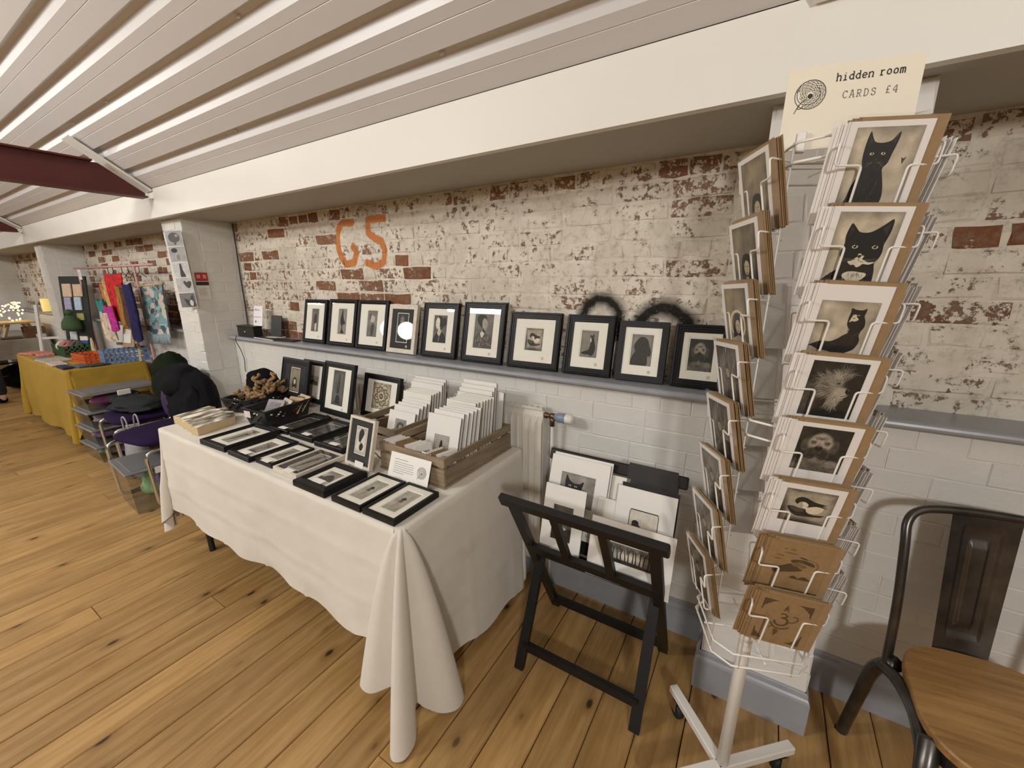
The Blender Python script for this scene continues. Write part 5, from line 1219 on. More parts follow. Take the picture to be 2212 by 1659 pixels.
# --- cards
me_env = MB().box((.008, .0011, EH/2), (EW, .0010, EH)).mesh('envelope', M_KENV)
me_wenv = MB().box((.008, .0011, EH/2), (EW, .0010, EH)).mesh('envelope', M_WENV)
me_card = MB().box((-.007, 0, CH/2), (CW, .0009, CH)).mesh('card', M_CARD)
me_kcard = MB().box((-.007, 0, CH/2), (CW, .0009, CH)).mesh('card', M_KRAFT)
me_slv = MB().add([(-.070, -.0016, -.001), (.074, -.0016, -.001), (.074, -.0019, EH*.5), (.074, -.0013, EH+.004), (-.070, -.0013, EH+.004), (-.070, -.0021, EH*.5)], [(0, 1, 2, 5), (5, 2, 3, 4)], True).mesh('clear_sleeve', M_CELLO)
FRONT = [('black cat with yellow eyes', a_blackcat, .096, .136), ('black and white cat staring close up', a_tuxcat, .096, .136), ('long-tailed black cat looking back', a_sidecat, .094, .104), ('shaggy terrier in profile', a_scruff, .092, .120),
         ('wrinkled mastiff dog', a_mastiff, .088, .104), ('raven curled over a pale egg', a_raven, .092, .086), ('hand holding roses printed on brown kraft', a_hand, .106, .15), ('scroll ornament printed on brown kraft', a_omcard, .108, .15)]
LEFT = ['small distant woman under a brown sky', 'woman with long black hair', 'haloed woman', 'grey veiled woman', 'dark streaked portrait', 'woman among grasses', 'glossy dark portrait', 'swirling dark portrait']
RIGHT = ['feather', 'dark wing', 'bare tree', 'mist', 'hill', 'knot', 'figure', 'forest']
RART = [a_feather(1), a_olive, a_tree, a_umb, a_land, a_knot, a_kneel, a_forest]
qr = random.Random(21)
def card(label, k, zs, x, dy, dz, art=None, pw=0, ph=0, kraft=False, white=False, sleeve=True, group=None, slew=0, top=None):
    M = LEANM @ Matrix.Rotation(PHI+R(90)*k, 4, 'Z') @ Matrix.Translation((x, -.126+dy, zs-.118+dz)) @ Matrix.Rotation(TILT, 4, 'X') @ Matrix.Rotation(slew, 4, 'Z')
    t = thing('greeting_card', label, 'card', M.translation, M.to_euler(), group)
    link('envelope', me_wenv if white else me_env, t); link('card', me_kcard if kraft else me_card, t)
    if sleeve: link('clear_sleeve', me_slv, t)
    if art:
        A = Art(pw, ph); art(A); A.done(t, (-.007, -.0007, (CH-ph)/2 if top is None else CH-ph-top))
    return t
ROW = ['top', 'second', 'third', 'fourth', 'fifth', 'sixth', 'seventh', 'bottom']
for i in range(8):
    zs = ZS0-PITCH*i; lb, art, pw, ph = FRONT[i]; g = 'cards in the front column of the rack'
    card('greeting card with a '+lb+', front column', 0, zs, .003+qr.uniform(-.003, .003), 0, 0, art, pw, ph, kraft=i > 5, group=g, top={2: .030, 5: .012}.get(i, .009), slew=R(-8))
    for c in range(1, 6):
        card(NTH[c]+' card in the stack of the '+lb.replace(' printed on brown kraft', '').replace(' with yellow eyes', '')+' card', 0, zs, .001-.0035*c+qr.uniform(-.002, .002), .0036*c, qr.uniform(-.002, .003), kraft=i > 5, sleeve=c % 2 == 1, group=g, slew=R(-7))
    g = 'cards in the left-facing column of the rack'
    card('greeting card with a '+LEFT[i]+', left-facing column', 3, zs, qr.uniform(-.004, .004), 0, 0, a_lady(i), .094, .142, group=g, slew=R(8))
    for c in range(1, 5):
        card(NTH[c]+' card in the stack of the '+LEFT[i]+' card', 3, zs, .002*c+qr.uniform(-.002, .002), .003*c, qr.uniform(-.002, .003), sleeve=c == 1, group=g, slew=R(7))
    g = 'cards in the right-facing column of the rack'
    for c in range(0, 5):
        card(NTH[c]+' card seen edge-on in the right-facing column, '+ROW[i]+' pocket', 1, zs, qr.uniform(-.004, .004), .0055*c, qr.uniform(-.004, .004), RART[i] if c == 0 else None, .080, .09, white=i < 3 or c % 2 == 0, sleeve=c == 0, group=g)
    if 1 < i < 7:
        g = 'cards in the rear column of the rack'
        for c in range(0, 1):
            card('white-backed card seen from behind in the rear column, '+ROW[i]+' pocket', 2, zs, qr.uniform(-.004, .004)+.032, .005*c, 0, RART[(i+3) % 8] if c == 0 else None, .094, .13, white=True, sleeve=False, group=g)
# sign clipped to the top hoop
SM = LEANM @ Matrix.Rotation(R(10.3), 4, 'Z') @ Matrix.Translation((-.014, -.052, 1.748)) @ Matrix.Rotation(R(-2), 4, 'X')
sg = thing('price_sign', 'cream sign with a coiled snake emblem and lettering above the card rack', 'sign', SM.translation, SM.to_euler())
MB().box((0, .0007, .074), (.212, .0014, .148)).build('board', plain('cream_sign_card', (.84, .775, .635), .75, var=.01), sg)
A = Art(.212, .148); K = (.016, .014, .013)
snake(A, .195, .67, .120, K)
words(A, [('hidden', .385, .795, .053), ('room', .70, .80, .053)], K, .17, .885); words(A, [('CARDS', .45, .585, .052), ('£4', .76, .59, .052)], (.10, .085, .075), .10, 1.0)
A.done(sg, (0, -.0003, 0), 'printed_lettering')
cp_ = MB(); cp_.box((-.068, -.006, .012), (.016, .006, .040), ch=.002); cp_.build('clip', M_WSTEEL, sg)
# ------------------------------------------------------------------ metal café chair with wooden seat
M_GUN = plain('gunmetal_steel', (.10, .092, .085), .3, metal=.85, var=.35, scale=14)
M_SEAT = wood_mat('worn_elm_seat', (.30, .155, .05), (.44, .25, .085), (.13, .06, .02), 0, 1.4, .42, False, .05)
ch = thing('metal_chair', 'gunmetal café chair with a scuffed wooden seat beside the card rack', 'chair', (.635, 1.285, 0), (0, 0, R(8)))
SHT = .455
# seat outline: rounded trapezoid, back at +y
def seat_pt(t):
    c, s = math.cos(t), math.sin(t); e = 2/3.2
    x = .188*math.copysign(abs(c)**e, c); y = .20*math.copysign(abs(s)**e, s); x *= (1.0-.12*(y/.2)); return x, y
N = 48; pts = [seat_pt(2*math.pi*k/N) for k in range(N)]; b = MB()
vs = [(x*.985, y*.985, SHT) for x, y in pts]+[(x, y, SHT-.005) for x, y in pts]+[(x, y, SHT-.022) for x, y in pts]
b.add(vs, [tuple(range(N))]+[(k, N+k, N+(k+1) % N, (k+1) % N) for k in range(N)]+[(N+k, 2*N+k, 2*N+(k+1) % N, N+(k+1) % N) for k in range(N)]+[tuple(range(3*N-1, 2*N-1, -1))]); b.build('seat', M_SEAT, ch)
b = MB(); vs = [(x*.96, y*.96, SHT-.021) for x, y in pts]+[(x*.96, y*.96, SHT-.065) for x, y in pts]; b.add(vs, [(k, N+k, N+(k+1) % N, (k+1) % N) for k in range(N)]); b.build('seat_apron', M_GUN, ch)
hp = [(-.19, .13, SHT-.07), (-.192, .150, .60), (-.192, .185, .76), (-.188, .210, .83), (-.16, .226, .862), (-.10, .234, .874), (0, .237, .878), (.10, .234, .874), (.16, .226, .862), (.188, .210, .83), (.192, .185, .76), (.192, .150, .60), (.19, .13, SHT-.07)]
MB().tube(smooth_line(hp, 5), .0115, 10).build('back_hoop', M_GUN, ch)
def splat(u, v):
    w_ = .060+.012*v; x = (u-.5)*2*w_-.012; y = .193+.052*v+.008*math.cos((u-.5)*3); 
    e = min(abs(u-.22), abs(u-.78)) if .12 < v < .90 else 9; d = -.006 if (.22 < u < .78 and .13 < v < .89) else 0; d += .006 if (.36 < u < .64 and .2 < v < .8) else 0
    return (x, y+d*-1, SHT-.01+v*.425)
b = MB(); b.grid(splat, 40, 40); b.build('back_splat', M_GUN, ch)
for s in (-1, 1):
    MB().tube(smooth_line([(s*.175, .12, SHT-.03), (s*.20, .16, SHT-.10), (s*.205, .19, .22), (s*.205, .238, .015), (s*.205, .24, 0)], 5), [.022, .021, .02, .019, .019, .019, .019, .018, .018, .018, .017, .017, .017, .017, .017, .017, .017, .017, .019, .02, .02], 10).build('leg', M_GUN, ch)
    MB().tube(smooth_line([(s*.185, -.10, SHT-.03), (s*.205, -.15, SHT-.09), (s*.22, -.205, .22), (s*.232, -.245, .015), (s*.232, -.247, 0)], 5), [.024, .024, .023, .022, .021, .02, .019, .018, .018, .018, .017, .017, .017, .017, .017, .017, .017, .017, .019, .02, .02], 10).build('leg', M_GUN, ch)
    MB().tube(smooth_line([(s*.198, .14, SHT-.06), (s*.19, .06, SHT-.035), (s*.19, -.04, SHT-.035), (s*.2, -.13, SHT-.07)], 5), .016, 8).build('side_rail', M_GUN, ch)
# ------------------------------------------------------------------ things on the ledge by the pillar
t = thing('cash_box', 'small black cash tin with a key on the ledge by the pillar', 'cash box', (-3.40, 1.655, 1.088))
MB().box((0, 0, .038), (.235, .07, .076), ch=.004).build('body', M_BASK, t); MB().box((0, 0, .080), (.24, .075, .010), ch=.003).build('lid', M_BASK, t)
MB().lathe([(.008, 0), (.008, .004)], (0, -.036, .04), 10, Matrix.Rotation(math.pi/2, 3, 'X')).build('lock', M_CHROME, t)
t = thing('payment_sign', 'white card payment sign propped on the cash tin', 'sign', (-3.29, 1.665, 1.175), (R(-10), 0, R(4)))
MB().box((0, 0, .075), (.108, .002, .150)).build('card', plain('bright_white_card', (.86, .85, .86), .5), t)
A = Art(.10, .145); NB = (.02, .03, .10)
A.line([(.16,.86),(.16,.78),(.26,.78),(.26,.86),(.16,.86)], .03, NB, 0); A.ell(.21, .82, .03, .03, NB); words(A, [('Square', .32, .785, .085)], NB, .16, .82)
for x, c in ((.14, (.03, .06, .35)), (.36, (.12, .12, .14)), (.58, (.7, .05, .03)), (.80, (.30, .10, .16))): A.ell(x, .44, .055, .04, c)
A.poly([(.18,.14),(.18,.26),(.30,.26),(.30,.14)], NB, 0); A.line([(.38,.20),(.82,.20)], .02, (.5,.52,.6), 0); A.done(t, (0, -.0013, .002), 'printed_text')
t = thing('tablet_stand', 'black tablet stand behind the payment sign on the ledge', 'tablet', (-3.12, 1.70, 1.088), (0, 0, R(6)))
MB().box((0, .012, .085), (.115, .012, .165), Matrix.Rotation(R(-10), 3, 'X'), ch=.004).build('screen_back', M_BASK, t); MB().box((0, -.005, .006), (.12, .08, .012), ch=.003).build('foot', M_WSTEEL, t)
t = thing('notebook', 'black notebook with white page edges lying on the ledge', 'notebook', (-3.14, 1.642, 1.088), (0, 0, R(-4)))
MB().box((0, 0, .004), (.30, .062, .006)).build('pages', M_CARD, t); MB().box((0, 0, .0085), (.305, .064, .003)).build('cover', M_BASK, t)
t = thing('dark_folder', 'thin dark leather folder on the ledge beside the first frame', 'folder', (-2.91, 1.655, 1.088), (0, 0, R(8)))
MB().box((0, 0, .004), (.20, .075, .008), ch=.002).build('folder', plain('dark_leather', (.03, .016, .012), .5), t)
tag(MB().tube(smooth_line([(-3.50, 1.602, 1.091), (-3.50, 1.588, 1.06), (-3.505, 1.615, .98), (-3.495, 1.625, .90), (-3.508, 1.625, .83), (-3.50, 1.622, .80)], 5), .0028, 6).build('hanging_cable', plain('grey_cable', (.06, .055, .05), .6)), 'thin grey cable hanging from the ledge below the cash tin', 'cable')
tag(MB().tube(smooth_line([(-3.612, 1.756, 1.94), (-3.610, 1.754, 1.75), (-3.616, 1.754, 1.55), (-3.610, 1.752, 1.35), (-3.615, 1.75, 1.10)], 6), .004, 6).build('corner_cable', plain('black_cable', (.015, .013, .012), .6)), 'black cable running down the corner between pillar and brick', 'cable')
# strip of photo cards and safety signs on the pillar
st = thing('photo_strip', 'hanging strip of five square black and white photo cards on the pillar corner', 'photo strip', (-3.645, 1.385, 1.318), (0, R(-2), R(32)))
cap = ['round stone', 'pear', 'tall bottle', 'heart', 'curled leaf']
def ph_art(i):
    def f(A):
        A.warm = 0
        A.raster(lambda x, y: (.62, .62, .74, .70, .42)[::-1][i]+.08*nz(x, y, 3, i), 8)
        if i == 4: A.ell(.5, .55, .36, .30, .33); A.ell(.66, .68, .1, .08, .6); A.poly([(.5,.06),(.42,.2),(.6,.2)], .2, 0)
        if i == 3: A.ell(.34, .76, .2, .14, .16); A.poly([(.45,.1),(.4,.3),(.5,.5),(.62,.4),(.58,.12)], .5, 4)
        if i == 2: A.poly([(.4,.02),(.42,.5),(.46,.9),(.56,.9),(.6,.5),(.72,.02)], .2, 3)
        if i == 1: A.poly([(.45,.7),(.55,.8),(.66,.7),(.8,.78),(.95,.7),(.9,.45),(.75,.28),(.58,.4)], .24, 4)
        if i == 0: A.poly([(.3,.6),(.6,.5),(.7,.7),(.85,.9),(.9,.4),(.95,.1),(.6,.05),(.35,.3)], .22, 4); A.ell(.7, .3, .12, .2, .75)
    return f
for i in range(5):
    pc = MB().box((0, 0, .0535+.108*i), (.118, .003, .106)).build('photo_card', M_CARD, st); A = Art(.114, .102); ph_art(i)(A); A.done(pc, (0, -.0018, .0025+.108*i))
M_SRED = plain('sign_red', (.42, .02, .02), .4); M_SWH = plain('sign_white', (.72, .69, .62), .45); M_SBK = plain('sign_black', (.012, .012, .012), .4)
for nm, lb, M in (('safety_sign', 'red and black extinguisher sign on the side of the pillar', Matrix.Translation((-3.6245, 1.485, 1.37)) @ Matrix.Rotation(R(90), 4, 'Z')), ('safety_sign', 'red and white extinguisher sign on the front of the pillar', Matrix.Translation((-3.775, 1.4155, 1.39)))):
    t = thing(nm, lb, 'sign', M.translation, M.to_euler(), 'extinguisher signs on the pillar')
    MB().box((0, 0, .10), (.085, .002, .20)).build('plate', M_SWH, t); MB().box((0, -.0013, .168), (.083, .001, .062)).build('red_panel', M_SRED, t)
    A = Art(.08, .19); W_ = (.75, .72, .66)
    A.ly = 50
    for k in range(3): A.line([(.12,.92-.05*k),(.40,.92-.05*k)], .05, W_, 0); A.line([(.62,.92-.05*k),(.88,.92-.05*k)], .05, W_, 0)
    for k in range(6): A.line([(.1,.42-.05*k),(.85-.1*(k % 3),.42-.05*k)], .02, ((.2, .3, .15), (.35, .12, .1))[k > 3], 0)
    A.done(t, (0, -.0005, .005), 'printed_text'); MB().box((0, -.0013, .120), (.083, .001, .026)).build('black_panel', M_SBK, t)
# ------------------------------------------------------------------ mustard table with knitwear
folding_table('folding table under the mustard cloth', -7.03, -5.27, .97, 1.52)
def drop_y(sd, s): return {'f': .66+.012*math.sin(s*19), 'r': .27+.02*s, 'b': .3, 'l': .60}[sd]
cl = drape(-7.05, -5.25, .955, 1.535, ZT-.004, drop_y, 9, (.72, .4, .5, .70), nf=2, sharp=(.8, .2, .2, .8), creases=False)
tag(cl.build('tablecloth', M_MUST), 'mustard yellow cloth covering the table behind', 'tablecloth')
def rgbmat(nm, c, r=.8, var=.15, sc=40): return plain(nm, c, r, var=var, scale=sc)
def open_crate(label, c, w, d, h, mat, rz=0, holes=True):
    t = thing('plastic_crate', label, 'crate', c, (0, 0, rz), 'small plastic crates on the mustard cloth'); th_ = .006
    for s in (-1, 1):
        for (sx, sy, L, ax) in ((0, s*(d/2), w, 0), (s*(w/2), 0, d, 1)):
            b = MB(); n = max(3, int(L/.035))
            def put(c0, dd): b.box((c0[0]+sx, c0[1]+sy, c0[2]), dd)
            for z, hh in ((.012, .024), (h-.012, .024), (h*.5, .016)): put((0, 0, z), (L, th_, hh) if ax == 0 else (th_, L, hh))
            for k in range(n+1):
                o_ = -L/2+L*k/n; put((o_, 0, h/2) if ax == 0 else (0, o_, h/2), (.012, th_, h) if ax == 0 else (th_, .012, h))
            b.build('crate_side', mat, t)
    MB().box((0, 0, .003), (w, d, .006)).build('bottom', mat, t); return t
open_crate('dark green plastic crate of yarn on the mustard table', (-6.42, 1.27, ZT+.001), .42, .20, .115, rgbmat('crate_green', (.035, .10, .035), .5, .05))
open_crate('orange plastic crate on the mustard table', (-5.70, 1.235, ZT+.001), .30, .16, .085, rgbmat('crate_orange', (.68, .13, .03), .45, .05), R(4))
open_crate('pale blue plastic crate tipped on its side, on the mustard table', (-5.385, 1.42, ZT+.001), .155, .33, .13, rgbmat('crate_blue', (.22, .32, .52), .45, .05), R(-4))
for k, (x, y, c, nm) in enumerate([(-6.55, 1.25, (.35, .30, .28), 'grey'), (-6.47, 1.30, (.22, .05, .06), 'dark red'), (-6.38, 1.24, (.45, .16, .16), 'pink-red'), (-6.29, 1.29, (.10, .09, .08), 'charcoal'), (-6.44, 1.22, (.55, .48, .42), 'cream')]):
    b = MB()
    for j in range(9):
        a = j*.7; pl = [(math.cos(q_/10*6.283)*.05*math.cos(a*.5), math.sin(q_/10*6.283)*.05, math.cos(q_/10*6.283)*.05*math.sin(a*.5)) for q_ in range(10)]
        b.tube([Matrix.Rotation(a, 3, 'Z') @ Vector(p) for p in pl], .014, 5, True)
    tag(b.build('yarn_ball', rgbmat('yarn_%d' % k, c), None, (x, y, ZT+.10)), nm+' ball of yarn in the green crate', 'yarn', 'balls of yarn')
for k, (x, y, w_, d_, rz, c, lb) in enumerate([(-6.86, 1.06, .22, .16, .3, (.62, .20, .17), 'coral pink leaflet at the far end of the mustard table'), (-6.62, 1.10, .2, .13, -.1, (.58, .22, .18), 'small pink leaflet beside the green crate'), (-6.28, 1.03, .16, .12, .2, (.20, .19, .20), 'grey round pouch on the mustard table'), (-6.05, 1.05, .3, .2, .05, (.46, .38, .30), 'beige patterned mat on the mustard table'), (-5.75, 1.01, .26, .11, -.03, (.55, .47, .42), 'pale pattern booklet near the table front'), (-5.45, 1.0, .22, .07, .0, (.02, .028, .065), 'navy folded knit at the near table edge'), (-5.40, 1.10, .17, .09, .15, (.10, .12, .16), 'small dark knitted pouch before the orange crate'), (-5.33, 1.20, .10, .14, .1, (.05, .05, .05), 'black and white knitted strip before the blue crate')]):
    b = MB(); b.box((0, 0, .010), (w_, d_, .020), ch=.006); tag(b.build('folded_knit', plain('knit_%d' % k, c, .9, var=.4, scale=50), None, (x, y, ZT+.001), (0, 0, rz)), lb, 'textile', 'small flat goods on the mustard table')
# display board with hats
bd_ = thing('display_board', 'tall dark display board hung with knitted goods, left of the clothes rail', 'display board', (-6.86, 1.44, ZT+.001), (R(-6), 0, R(20)))
MB().box((0, 0, .42), (.40, .012, .84)).build('board', rgbmat('board_dark', (.02, .022, .02), .8), bd_)
for i, (x, z, w_, h_, c) in enumerate([(-.08, .68, .13, .15, (.62, .46, .34)), (.08, .68, .13, .14, (.60, .45, .30)), (-.09, .52, .1, .16, (.36, .34, .52)), (.06, .53, .1, .15, (.42, .52, .62)), (.07, .38, .1, .08, (.40, .40, .12)), (-.07, .12, .10, .17, (.50, .58, .55)), (.08, .13, .11, .05, (.75, .70, .60)), (.08, .08, .11, .05, (.02, .10, .30)), (.08, .03, .11, .05, (.55, .66, .62)), (-.07, .30, .1, .12, (.22, .26, .10))]):
    MB().box((x, -.014, z), (w_, .016, h_), ch=.004).build('knitted_square', rgbmat('knitsq_%d' % i, c), bd_)
ht = thing('knitted_hat', 'dark green knitted bobble hat hung on the display board', 'hat', (-6.80, 1.40, ZT+.24), (0, 0, R(20)))
MB().lathe([(.085, 0), (.09, .03), (.08, .09), (.045, .15), (.015, .17)], n=20).build('crown', rgbmat('hat_green', (.045, .085, .03)), ht); MB().lathe([(0, 0), (.03, .012), (.036, .035), (.028, .058), (0, .068)], (0, 0, .165), 12).build('bobble', rgbmat('hat_green', (.045, .085, .03)), ht)
# pink clothes rail with hanging knits
M_PINK = plain('pink_steel', (.62, .34, .34), .4)
rl = thing('clothes_rail', 'pale pink clothes rail standing behind the mustard table', 'clothes rail', (-5.9, 1.615, 0))
MB().tube([(-.98, -.06, 1.66), (1.25, -.06, 1.655)], .011, 8).build('top_bar', M_PINK, rl)
for x in (-.86, .80):
    MB().tube([(x, -.06, 1.66), (x, -.06, .02)], .011, 8).build('upright', M_PINK, rl); MB().tube([(x, -.10, .012), (x, .015, .012)], .011, 8).build('foot', M_PINK, rl)
def strip_cloth(name, label, cat, c, w_, h_, mat, seed, th_=.02, group=None, taper=0, bumps=9):
    b = MB()
    def f(u, v):
        a = u*2*math.pi; k = 1+taper*(1-v); ww = w_/2*k
        x = ww*math.cos(a); y = th_*math.sin(a)*(1+.4*math.sin(u*bumps*6.283+seed)); z = -h_*(1-v)
        return (x+.012*math.sin(v*5+seed), y, z+.01*math.sin(u*13))
    b.grid(f, 40, 10); return tag(b.build(name, mat, None, c), label, cat, group)
def hanger(c, label):
    h = thing('wire_hanger', label, 'hanger', c, (0, 0, 0), 'wire hangers on the pink rail')
    MB().tube(fillet([(-.13, 0, -.10), (0, 0, -.045), (.13, 0, -.10)], .01), .003, 5).build('shoulder_wire', M_TLEG, h)
    MB().tube(smooth_line([(0, 0, -.045), (0, 0, .0), (.014, 0, .016), (0, 0, .026), (-.014, 0, .014)], 3), .003, 5).build('hook', M_TLEG, h)
for k, (x, w_, h_, z, c, lb, tp) in enumerate([(-5.80, .16, .42, 1.49, (.50, .16, .05), 'rust orange scarf on the pink rail', .3), (-5.66, .17, .38, 1.53, (.52, .34, .14), 'ochre and cream striped shawl on the pink rail', .4), (-5.42, .44, .45, 1.58, (.50, .015, .02), 'bright red knitted blanket on the pink rail', .05), (-5.26, .18, .40, 1.47, (.30, .17, .03), 'mustard brown scarf on the pink rail', .3), (-5.12, .16, .36, 1.45, (.09, .04, .03), 'dark brown scarf on the pink rail', .2), (-4.99, .15, .52, 1.49, (.02, .018, .09), 'navy blue scarf at the end of the pink rail', .2), (-5.75, .12, .18, 1.33, (.03, .22, .22), 'small teal cowl on the pink rail', .1), (-5.50, .22, .24, 1.28, (.45, .03, .25), 'magenta shawl below the red blanket', .1), (-5.60, .24, .28, 1.22, (.58, .47, .36), 'cream skirt-like knit low on the pink rail', .4)]):
    yy = 1.50-.012*k; strip_cloth('hanging_knit', lb, 'knitwear', (x, yy, z), w_, h_, plain('hang_%d' % k, c, .95, var=.4, scale=25), k, .022, 'knitwear hanging on the pink rail', tp)
    if k < 6: hanger((x, 1.555, 1.645), ['hanger above the rust scarf', 'hanger above the ochre shawl', 'hanger above the red blanket', 'hanger above the mustard scarf', 'hanger above the brown scarf', 'hanger above the navy scarf'][k])
tg = thing('price_tag', 'white price tag hanging at the left end of the pink rail', 'tag', (-6.62, 1.53, 1.56)); MB().box((0, 0, .03), (.09, .003, .11)).build('card', M_CARD, tg); A = Art(.07, .09); [A.line([(.2,.7-.2*k),(.8,.7-.2*k)], .07, .15, 0) for k in range(3)]; A.done(tg, (0, -.002, -.015), 'printed_text')
# woven wall hanging with blue camouflage pattern and fringe
rg = thing('woven_hanging', 'blue and cream patterned woven hanging with a fringe, right of the pink rail', 'wall hanging', (-4.77, 1.52, .955), (R(-3), R(-3), 0))
def rug_art(A):
    cols = [(.045, .10, .14), (.62, .58, .50), (.20, .38, .42), (.10, .17, .21), (.30, .32, .33), (.30, .52, .52)]
    n, m = 26, 28; A.ly += 1; o = len(A.b.v)
    for j in range(m):
        for i in range(n):
            x, y = (i+.5)/n, (j+.5)/m; v = nz(x*1.1, y*1.6, 3.4, 5); v2 = nz(x*1.1, y*1.8, 4.2, 9)
            c = cols[0] if v > .22 else cols[1] if v2 > .20 else cols[2] if v < -.22 else cols[5] if v2 < -.3 else cols[4] if v > 0 else cols[3]
            A.b.col = c; A.b.add([A.P(i/n, j/m), A.P((i+1)/n, j/m), A.P((i+1)/n, (j+1)/m), A.P(i/n, (j+1)/m)], [(0, 1, 2, 3)])
    A.b.col = None
MB().box((0, .008, .30), (.50, .012, .44)).build('woven_panel', rgbmat('rug_back', (.10, .15, .18)), rg); A = Art(.50, .44); rug_art(A); A.done(rg, (0, .001, .08), 'pattern')
MB().tube([(-.27, .006, .525), (.27, .006, .525)], .012, 8).build('dowel', M_BLOCK, rg); fr = MB(); q = random.Random(4)
for k in range(34): x = -.245+.49*k/33; fr.tube([(x, .006, .085), (x+q.uniform(-.01, .01), .004, .04), (x+q.uniform(-.015, .015), .006, -.01)], .005, 5)
o = fr.build('fringe', rgbmat('fringe_blue', (.28, .36, .40)), rg); o['kind'] = 'stuff'
# photo on a small wooden easel, feather shape
we = thing('table_easel', 'small wooden table easel with a photo card on the mustard table', 'easel', (-5.42, 1.50, ZT+.001), (0, 0, R(10)))
for s in (-1, 1): MB().bar((s*.17, -.04, 0), (s*.03, .06, .40), .018, .018).build('leg', M_BLOCK, we)
MB().box((0, -.03, .16), (.36, .02, .025)).build('ledge', M_CRATE, we); MB().box((.06, -.035, .25), (.19, .008, .22), Matrix.Rotation(R(-12), 3, 'X')).build('photo_board', rgbmat('tan_board', (.40, .28, .16)), we); MB().box((.05, -.043, .25), (.12, .004, .14), Matrix.Rotation(R(-12), 3, 'X')).build('photo', M_CARD, we)
tag(MB().prism([(-.04, 0), (.05, 0), (.06, .05), (.03, .10), (.035, .17), (0, .21), (-.03, .15), (-.05, .08)], -.006, .006).build('wooden_shape', M_BLOCK, None, (-5.93, 1.33, ZT+.001)), 'pale wooden leaf shape standing behind the orange crate', 'ornament')
# ------------------------------------------------------------------ storage boxes, purple chairs and coats between the tables
M_CLEAR = glass_mat('clear_polypropylene', .22, 1.5, (.80, .82, .84))
def clear_box(label, c, w0, d0, h, fill, rz=0, grp='clear plastic storage boxes'):
    t = thing('storage_box', label, 'box', c, (0, 0, rz), grp); b = MB(); w1, d1 = w0*1.10, d0*1.10
    lo = [(-w0/2, -d0/2, .003), (w0/2, -d0/2, .003), (w0/2, d0/2, .003), (-w0/2, d0/2, .003)]; hi = [(-w1/2, -d1/2, h), (w1/2, -d1/2, h), (w1/2, d1/2, h), (-w1/2, d1/2, h)]
    b.add(lo+hi, [(0, 3, 2, 1)]+[(k, (k+1) % 4, 4+(k+1) % 4, 4+k) for k in range(4)]); b.build('box_body', M_CLEAR, t)
    lid = MB().box((0, 0, h+.008), (w1+.02, d1+.02, .014), ch=.005).build('lid', plain('frosted_lid', (.30, .30, .31), .35, trans=.5), t)
    MB().box((0, 0, h+.017), (w1-.05, d1-.05, .006), ch=.002).build('lid_panel', plain('frosted_lid', (.30, .30, .31), .35, trans=.5), lid)
    for s in (-1, 1): MB().box((s*(w1/2+.008), 0, h-.008), (.012, .09, .045), ch=.004).build('clip_handle', M_WSTEEL, t)
    q = random.Random(label)
    for k in range(4):
        lump('contents', None, None, plain('contents_%d' % (hash_(label)+k), tuple(max(.01, f_*q.uniform(.5, 1.3)) for f_ in fill), .9, var=.4, scale=30), (q.uniform(-w0*.22, w0*.22), q.uniform(-d0*.18, d0*.18), h*.42), (w0*.24, d0*.27, h*.36), q.random()*9, .2, .1, parent=t)
    return t
def hash_(s): return sum(ord(c)*(i+1) for i, c in enumerate(s)) % 9973
for k, (fill, lb) in enumerate([((.30, .30, .32), 'bottom clear box of the stack beside the mustard cloth, grey contents'), ((.28, .28, .30), 'second clear box from the floor in the stack beside the mustard cloth'), ((.55, .52, .48), 'clear box of pale yarn, third in the stack beside the mustard cloth'), ((.36, .20, .24), 'topmost clear box of the stack, pink and white contents')]):
    clear_box(lb, (-4.86, 1.16, .002+.152*k), .34, .46, .130, fill, R(2))
clear_box('clear storage box on the floor under the near purple chair', (-3.56, .955, .002), .36, .34, .285, (.42, .40, .40), R(-4))
M_PURP = plain('purple_upholstery', (.016, .0055, .034), .95, var=.12, scale=60, spec=.2)
M_CHR = plain('polished_chrome', (.72, .72, .72), .08, metal=1)
def purple_chair(label, c, rz):
    t = thing('conference_chair', label, 'chair', c, (0, 0, rz), 'purple conference chairs')
    def cush(nm, cc, w_, d_, h_, rot=None):
        b = MB()
        def f(u, v):
            a, p = u*2*math.pi, (v-.5)*math.pi; e = .45
            sg = lambda q_: math.copysign(abs(q_)**e, q_)
            P = Vector((w_/2*sg(math.cos(a))*abs(math.cos(p))**e, d_/2*sg(math.sin(a))*abs(math.cos(p))**e, h_/2*math.sin(p))); return (rot @ P if rot is not None else P)+Vector(cc)
        b.grid(f, 36, 12); return b.build(nm, M_PURP, t)
    cush('seat', (0, 0, .455), .47, .45, .075); cush('backrest', (0, .235, .70), .40, .05, .30, Matrix.Rotation(R(-8), 3, 'X'))
    for s in (-1, 1):
        X = s*.225
        MB().tube(fillet([(X, .20, .012), (X, -.22, .012), (X, -.235, .41), (X, .16, .415), (X, .25, .68)], .05, 5), .0115, 10).build('frame_tube', M_CHR, t)
    MB().tube([(-.225, .20, .012), (.225, .20, .012)], .0115, 10).build('floor_bar', M_CHR, t); MB().tube([(-.225, .1, .413), (.225, .1, .413)], .009, 8).build('seat_bar', M_CHR, t)
    return t
purple_chair('purple upholstered chair with chrome legs beside the near table end', (-3.62, 1.06, 0), R(10))
purple_chair('purple upholstered chair behind, next to the stacked clear boxes', (-4.30, 1.16, 0), R(-4))
M_COATD = plain('dark_charcoal_coat', (.0075, .007, .009), .92, var=.25, scale=10, bump=.3, bscale=25, spec=.15)
